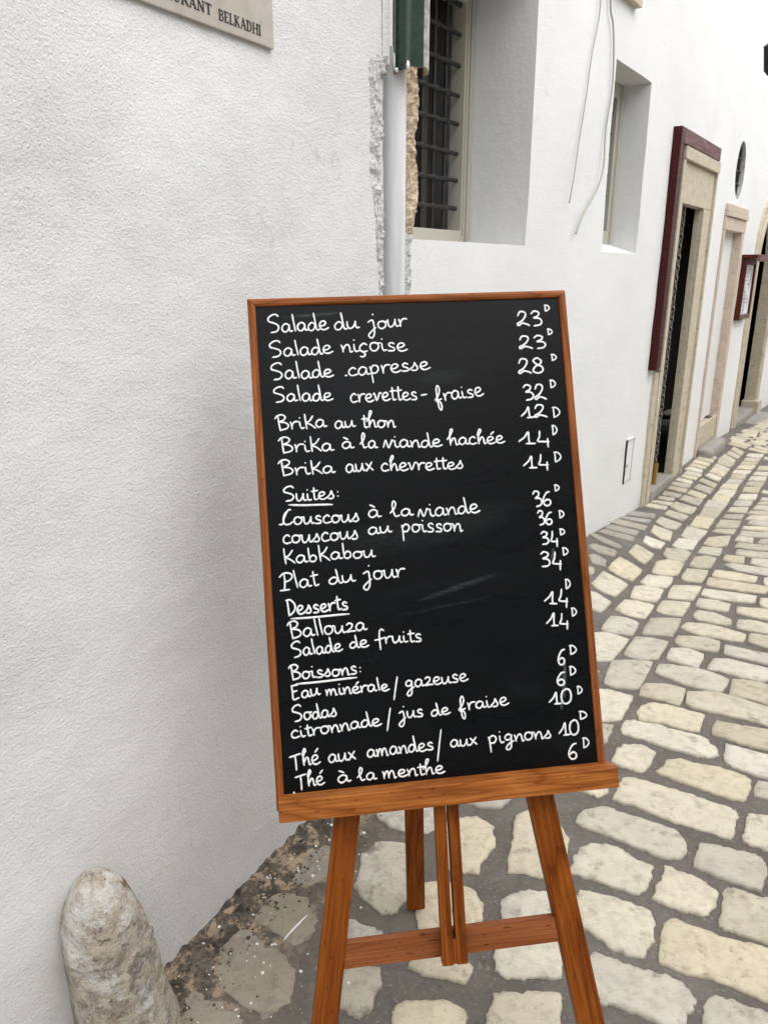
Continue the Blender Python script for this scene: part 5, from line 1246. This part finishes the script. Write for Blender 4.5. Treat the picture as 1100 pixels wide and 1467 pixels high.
# rear leg on a hinge
rt = bp(.295, .08, .066); rf = Vector((.078, 1.462, 0)); rf.z = G(rf.x, rf.y) + .006
eb('rear_leg', rt, rf, .043, .019, A, MAT['wood'], bev=.002, ends=(0, .12))
eb('hinge', bp(.265, .08, .056), bp(.33, .08, .056), .03, .003, B, MAT['brass'], bev=.0005)

# ------------------------------------------------------------------ white paint splashes on the ground by the wall
def splash():
    rr = random.Random(12); geo = []
    for k in range(120):
        al = rr.uniform(-.25, .62); dl = abs(rr.gauss(.04, .17)) + .01
        if dl > .5: continue
        q = PL + DL * al + NL * dl; r = rr.choice([.0012, .0018, .0025, .0035]) * rr.uniform(.6, 1.2) * (1.7 if rr.random() < .06 else 1)
        n = 9; st = rr.uniform(.7, 1); an = rr.uniform(0, 3.14); z = G(q.x, q.y) + .012
        top = []; 
        for i in range(n):
            t = 2 * math.pi * i / n; k_ = r * (1 + .3 * noise.noise(Vector((math.cos(t), math.sin(t), k))))
            x, y = k_ * math.cos(t), k_ * st * math.sin(t); top.append(Vector((q.x + x * math.cos(an) - y * math.sin(an), q.y + x * math.sin(an) + y * math.cos(an), 0)))
        top_ = [street_z(v) for v in top]
        vs = [Vector((v.x, v.y, h_ + .0012)) for v, h_ in zip(top, top_)] + [Vector((v.x + (v.x - q.x) * .2, v.y + (v.y - q.y) * .2, h_ - .003)) for v, h_ in zip(top, top_)]
        geo.append((vs, [tuple(range(n))] + [(i, (i + 1) % n, n + (i + 1) % n, n + i) for i in range(n)]))
    # the long brush streak
    a = Vector((-.235, 1.372, 0)); b = Vector((-.185, 1.44, 0)); dr = (b - a).normalized(); nr = Vector((-dr.y, dr.x, 0)); n = 9; L_, R_ = [], []
    for i in range(n):
        t = i / (n - 1); q = a.lerp(b, t); wd = .003 * math.sin(math.pi * min(max(t, .04), .97)) ** .5 * (1 + .3 * noise.noise(Vector((t * 6, 0, 0))))
        for s_, lst in ((1, L_), (-1, R_)): v = q + nr * wd * s_; v.z = street_z(v) + .002; lst.append(v)
    geo.append((L_ + R_, [(i, i + 1, n + i + 1, n + i) for i in range(n - 1)]))
    V, F = merge(geo); o = mesh('paint_splashes', V, F, MAT['paint'], street); o['kind'] = 'stuff'
def wall_foot():
    rr = random.Random(31); V, F = [], []; S = [-.30 + .006 * i for i in range(215)]; m = 9
    for s_ in S:
        for k in range(m):
            u = k / (m - 1); p_ = PL + DL * s_; wz = .030 + .022 * noise.noise(Vector((s_ * 9, 3, 0))) + .014 * noise.noise(Vector((s_ * 40, 1, 0))); wd = .045 + .03 * noise.noise(Vector((s_ * 11, 7, 0))) + .014 * noise.noise(Vector((s_ * 45, 5, 0)))
            z = wz * (1 - u) ** 1.8 - .004 * (u > .95); d_ = wd * u - .002
            q = Vector((s_ * 40, u * 6, 2)); amp = .006 * (1 if 0 < k < m - 1 else .3)
            V.append(p_ + NL * (d_ + loff(s_, z) * (1 - u) + amp * noise.noise(q)) + ZU * (z + amp * noise.noise(q + Vector((4, 4, 4))) + (0 if u < .95 else -.002)))
    for i in range(len(S) - 1):
        for k in range(m - 1): F.append((i * m + k, i * m + k + 1, (i + 1) * m + k + 1, (i + 1) * m + k))
    o = mesh('mortar_fillet', V, F, MAT['debris'], street, smooth=False); o.data.flip_normals() if o.data.polygons[0].normal.dot(NL) < 0 else None
    geo = []
    for k in range(620):
        al = rr.uniform(-.28, .75); dl = abs(rr.gauss(.03, .05)) + .012; r0 = rr.choice([.0015, .002, .003, .0045]) * rr.uniform(.7, 1.3)
        q = PL + DL * al + NL * dl; z = street_z(q) if dl > .06 else .006 + .02 * max(0, 1 - dl / .06)
        bm = bmesh.new(); bmesh.ops.create_icosphere(bm, subdivisions=1, radius=r0)
        for v in bm.verts: v.co = Vector((v.co.x * rr.uniform(.7, 1.3), v.co.y * rr.uniform(.7, 1.3), v.co.z * .7)) + Vector((q.x, q.y, z + r0 * .3))
        bm.verts.index_update(); geo.append(([v.co.copy() for v in bm.verts], [tuple(v.index for v in f.verts) for f in bm.faces])); bm.free()
    V, F = merge(geo); o = mesh('crumbled_plaster', V, F, MAT['debris'], street); o['kind'] = 'stuff'
from mathutils.bvhtree import BVHTree
dg = bpy.context.evaluated_depsgraph_get()
gv, gf = [], []
for o in [street] + [c for c in street.children if c.name.startswith('paving_stone')]:
    if o.get('kind') == 'stuff': continue
    b = len(gv); mm = (o.parent.matrix_basis @ o.matrix_parent_inverse @ o.matrix_basis) if o.parent else o.matrix_basis
    near = o is street or (Vector(o.matrix_basis.translation) - PL).length < 1.2
    if not near: continue
    gv += [mm @ v.co for v in o.data.vertices]; gf += [tuple(i + b for i in p_.vertices) for p_ in o.data.polygons]
tree = BVHTree.FromPolygons(gv, gf)
def street_z(v):
    hit = tree.ray_cast(Vector((v.x, v.y, 1)), Vector((0, 0, -1)))
    return hit[0].z if hit[0] else G(v.x, v.y)
splash(); wall_foot()
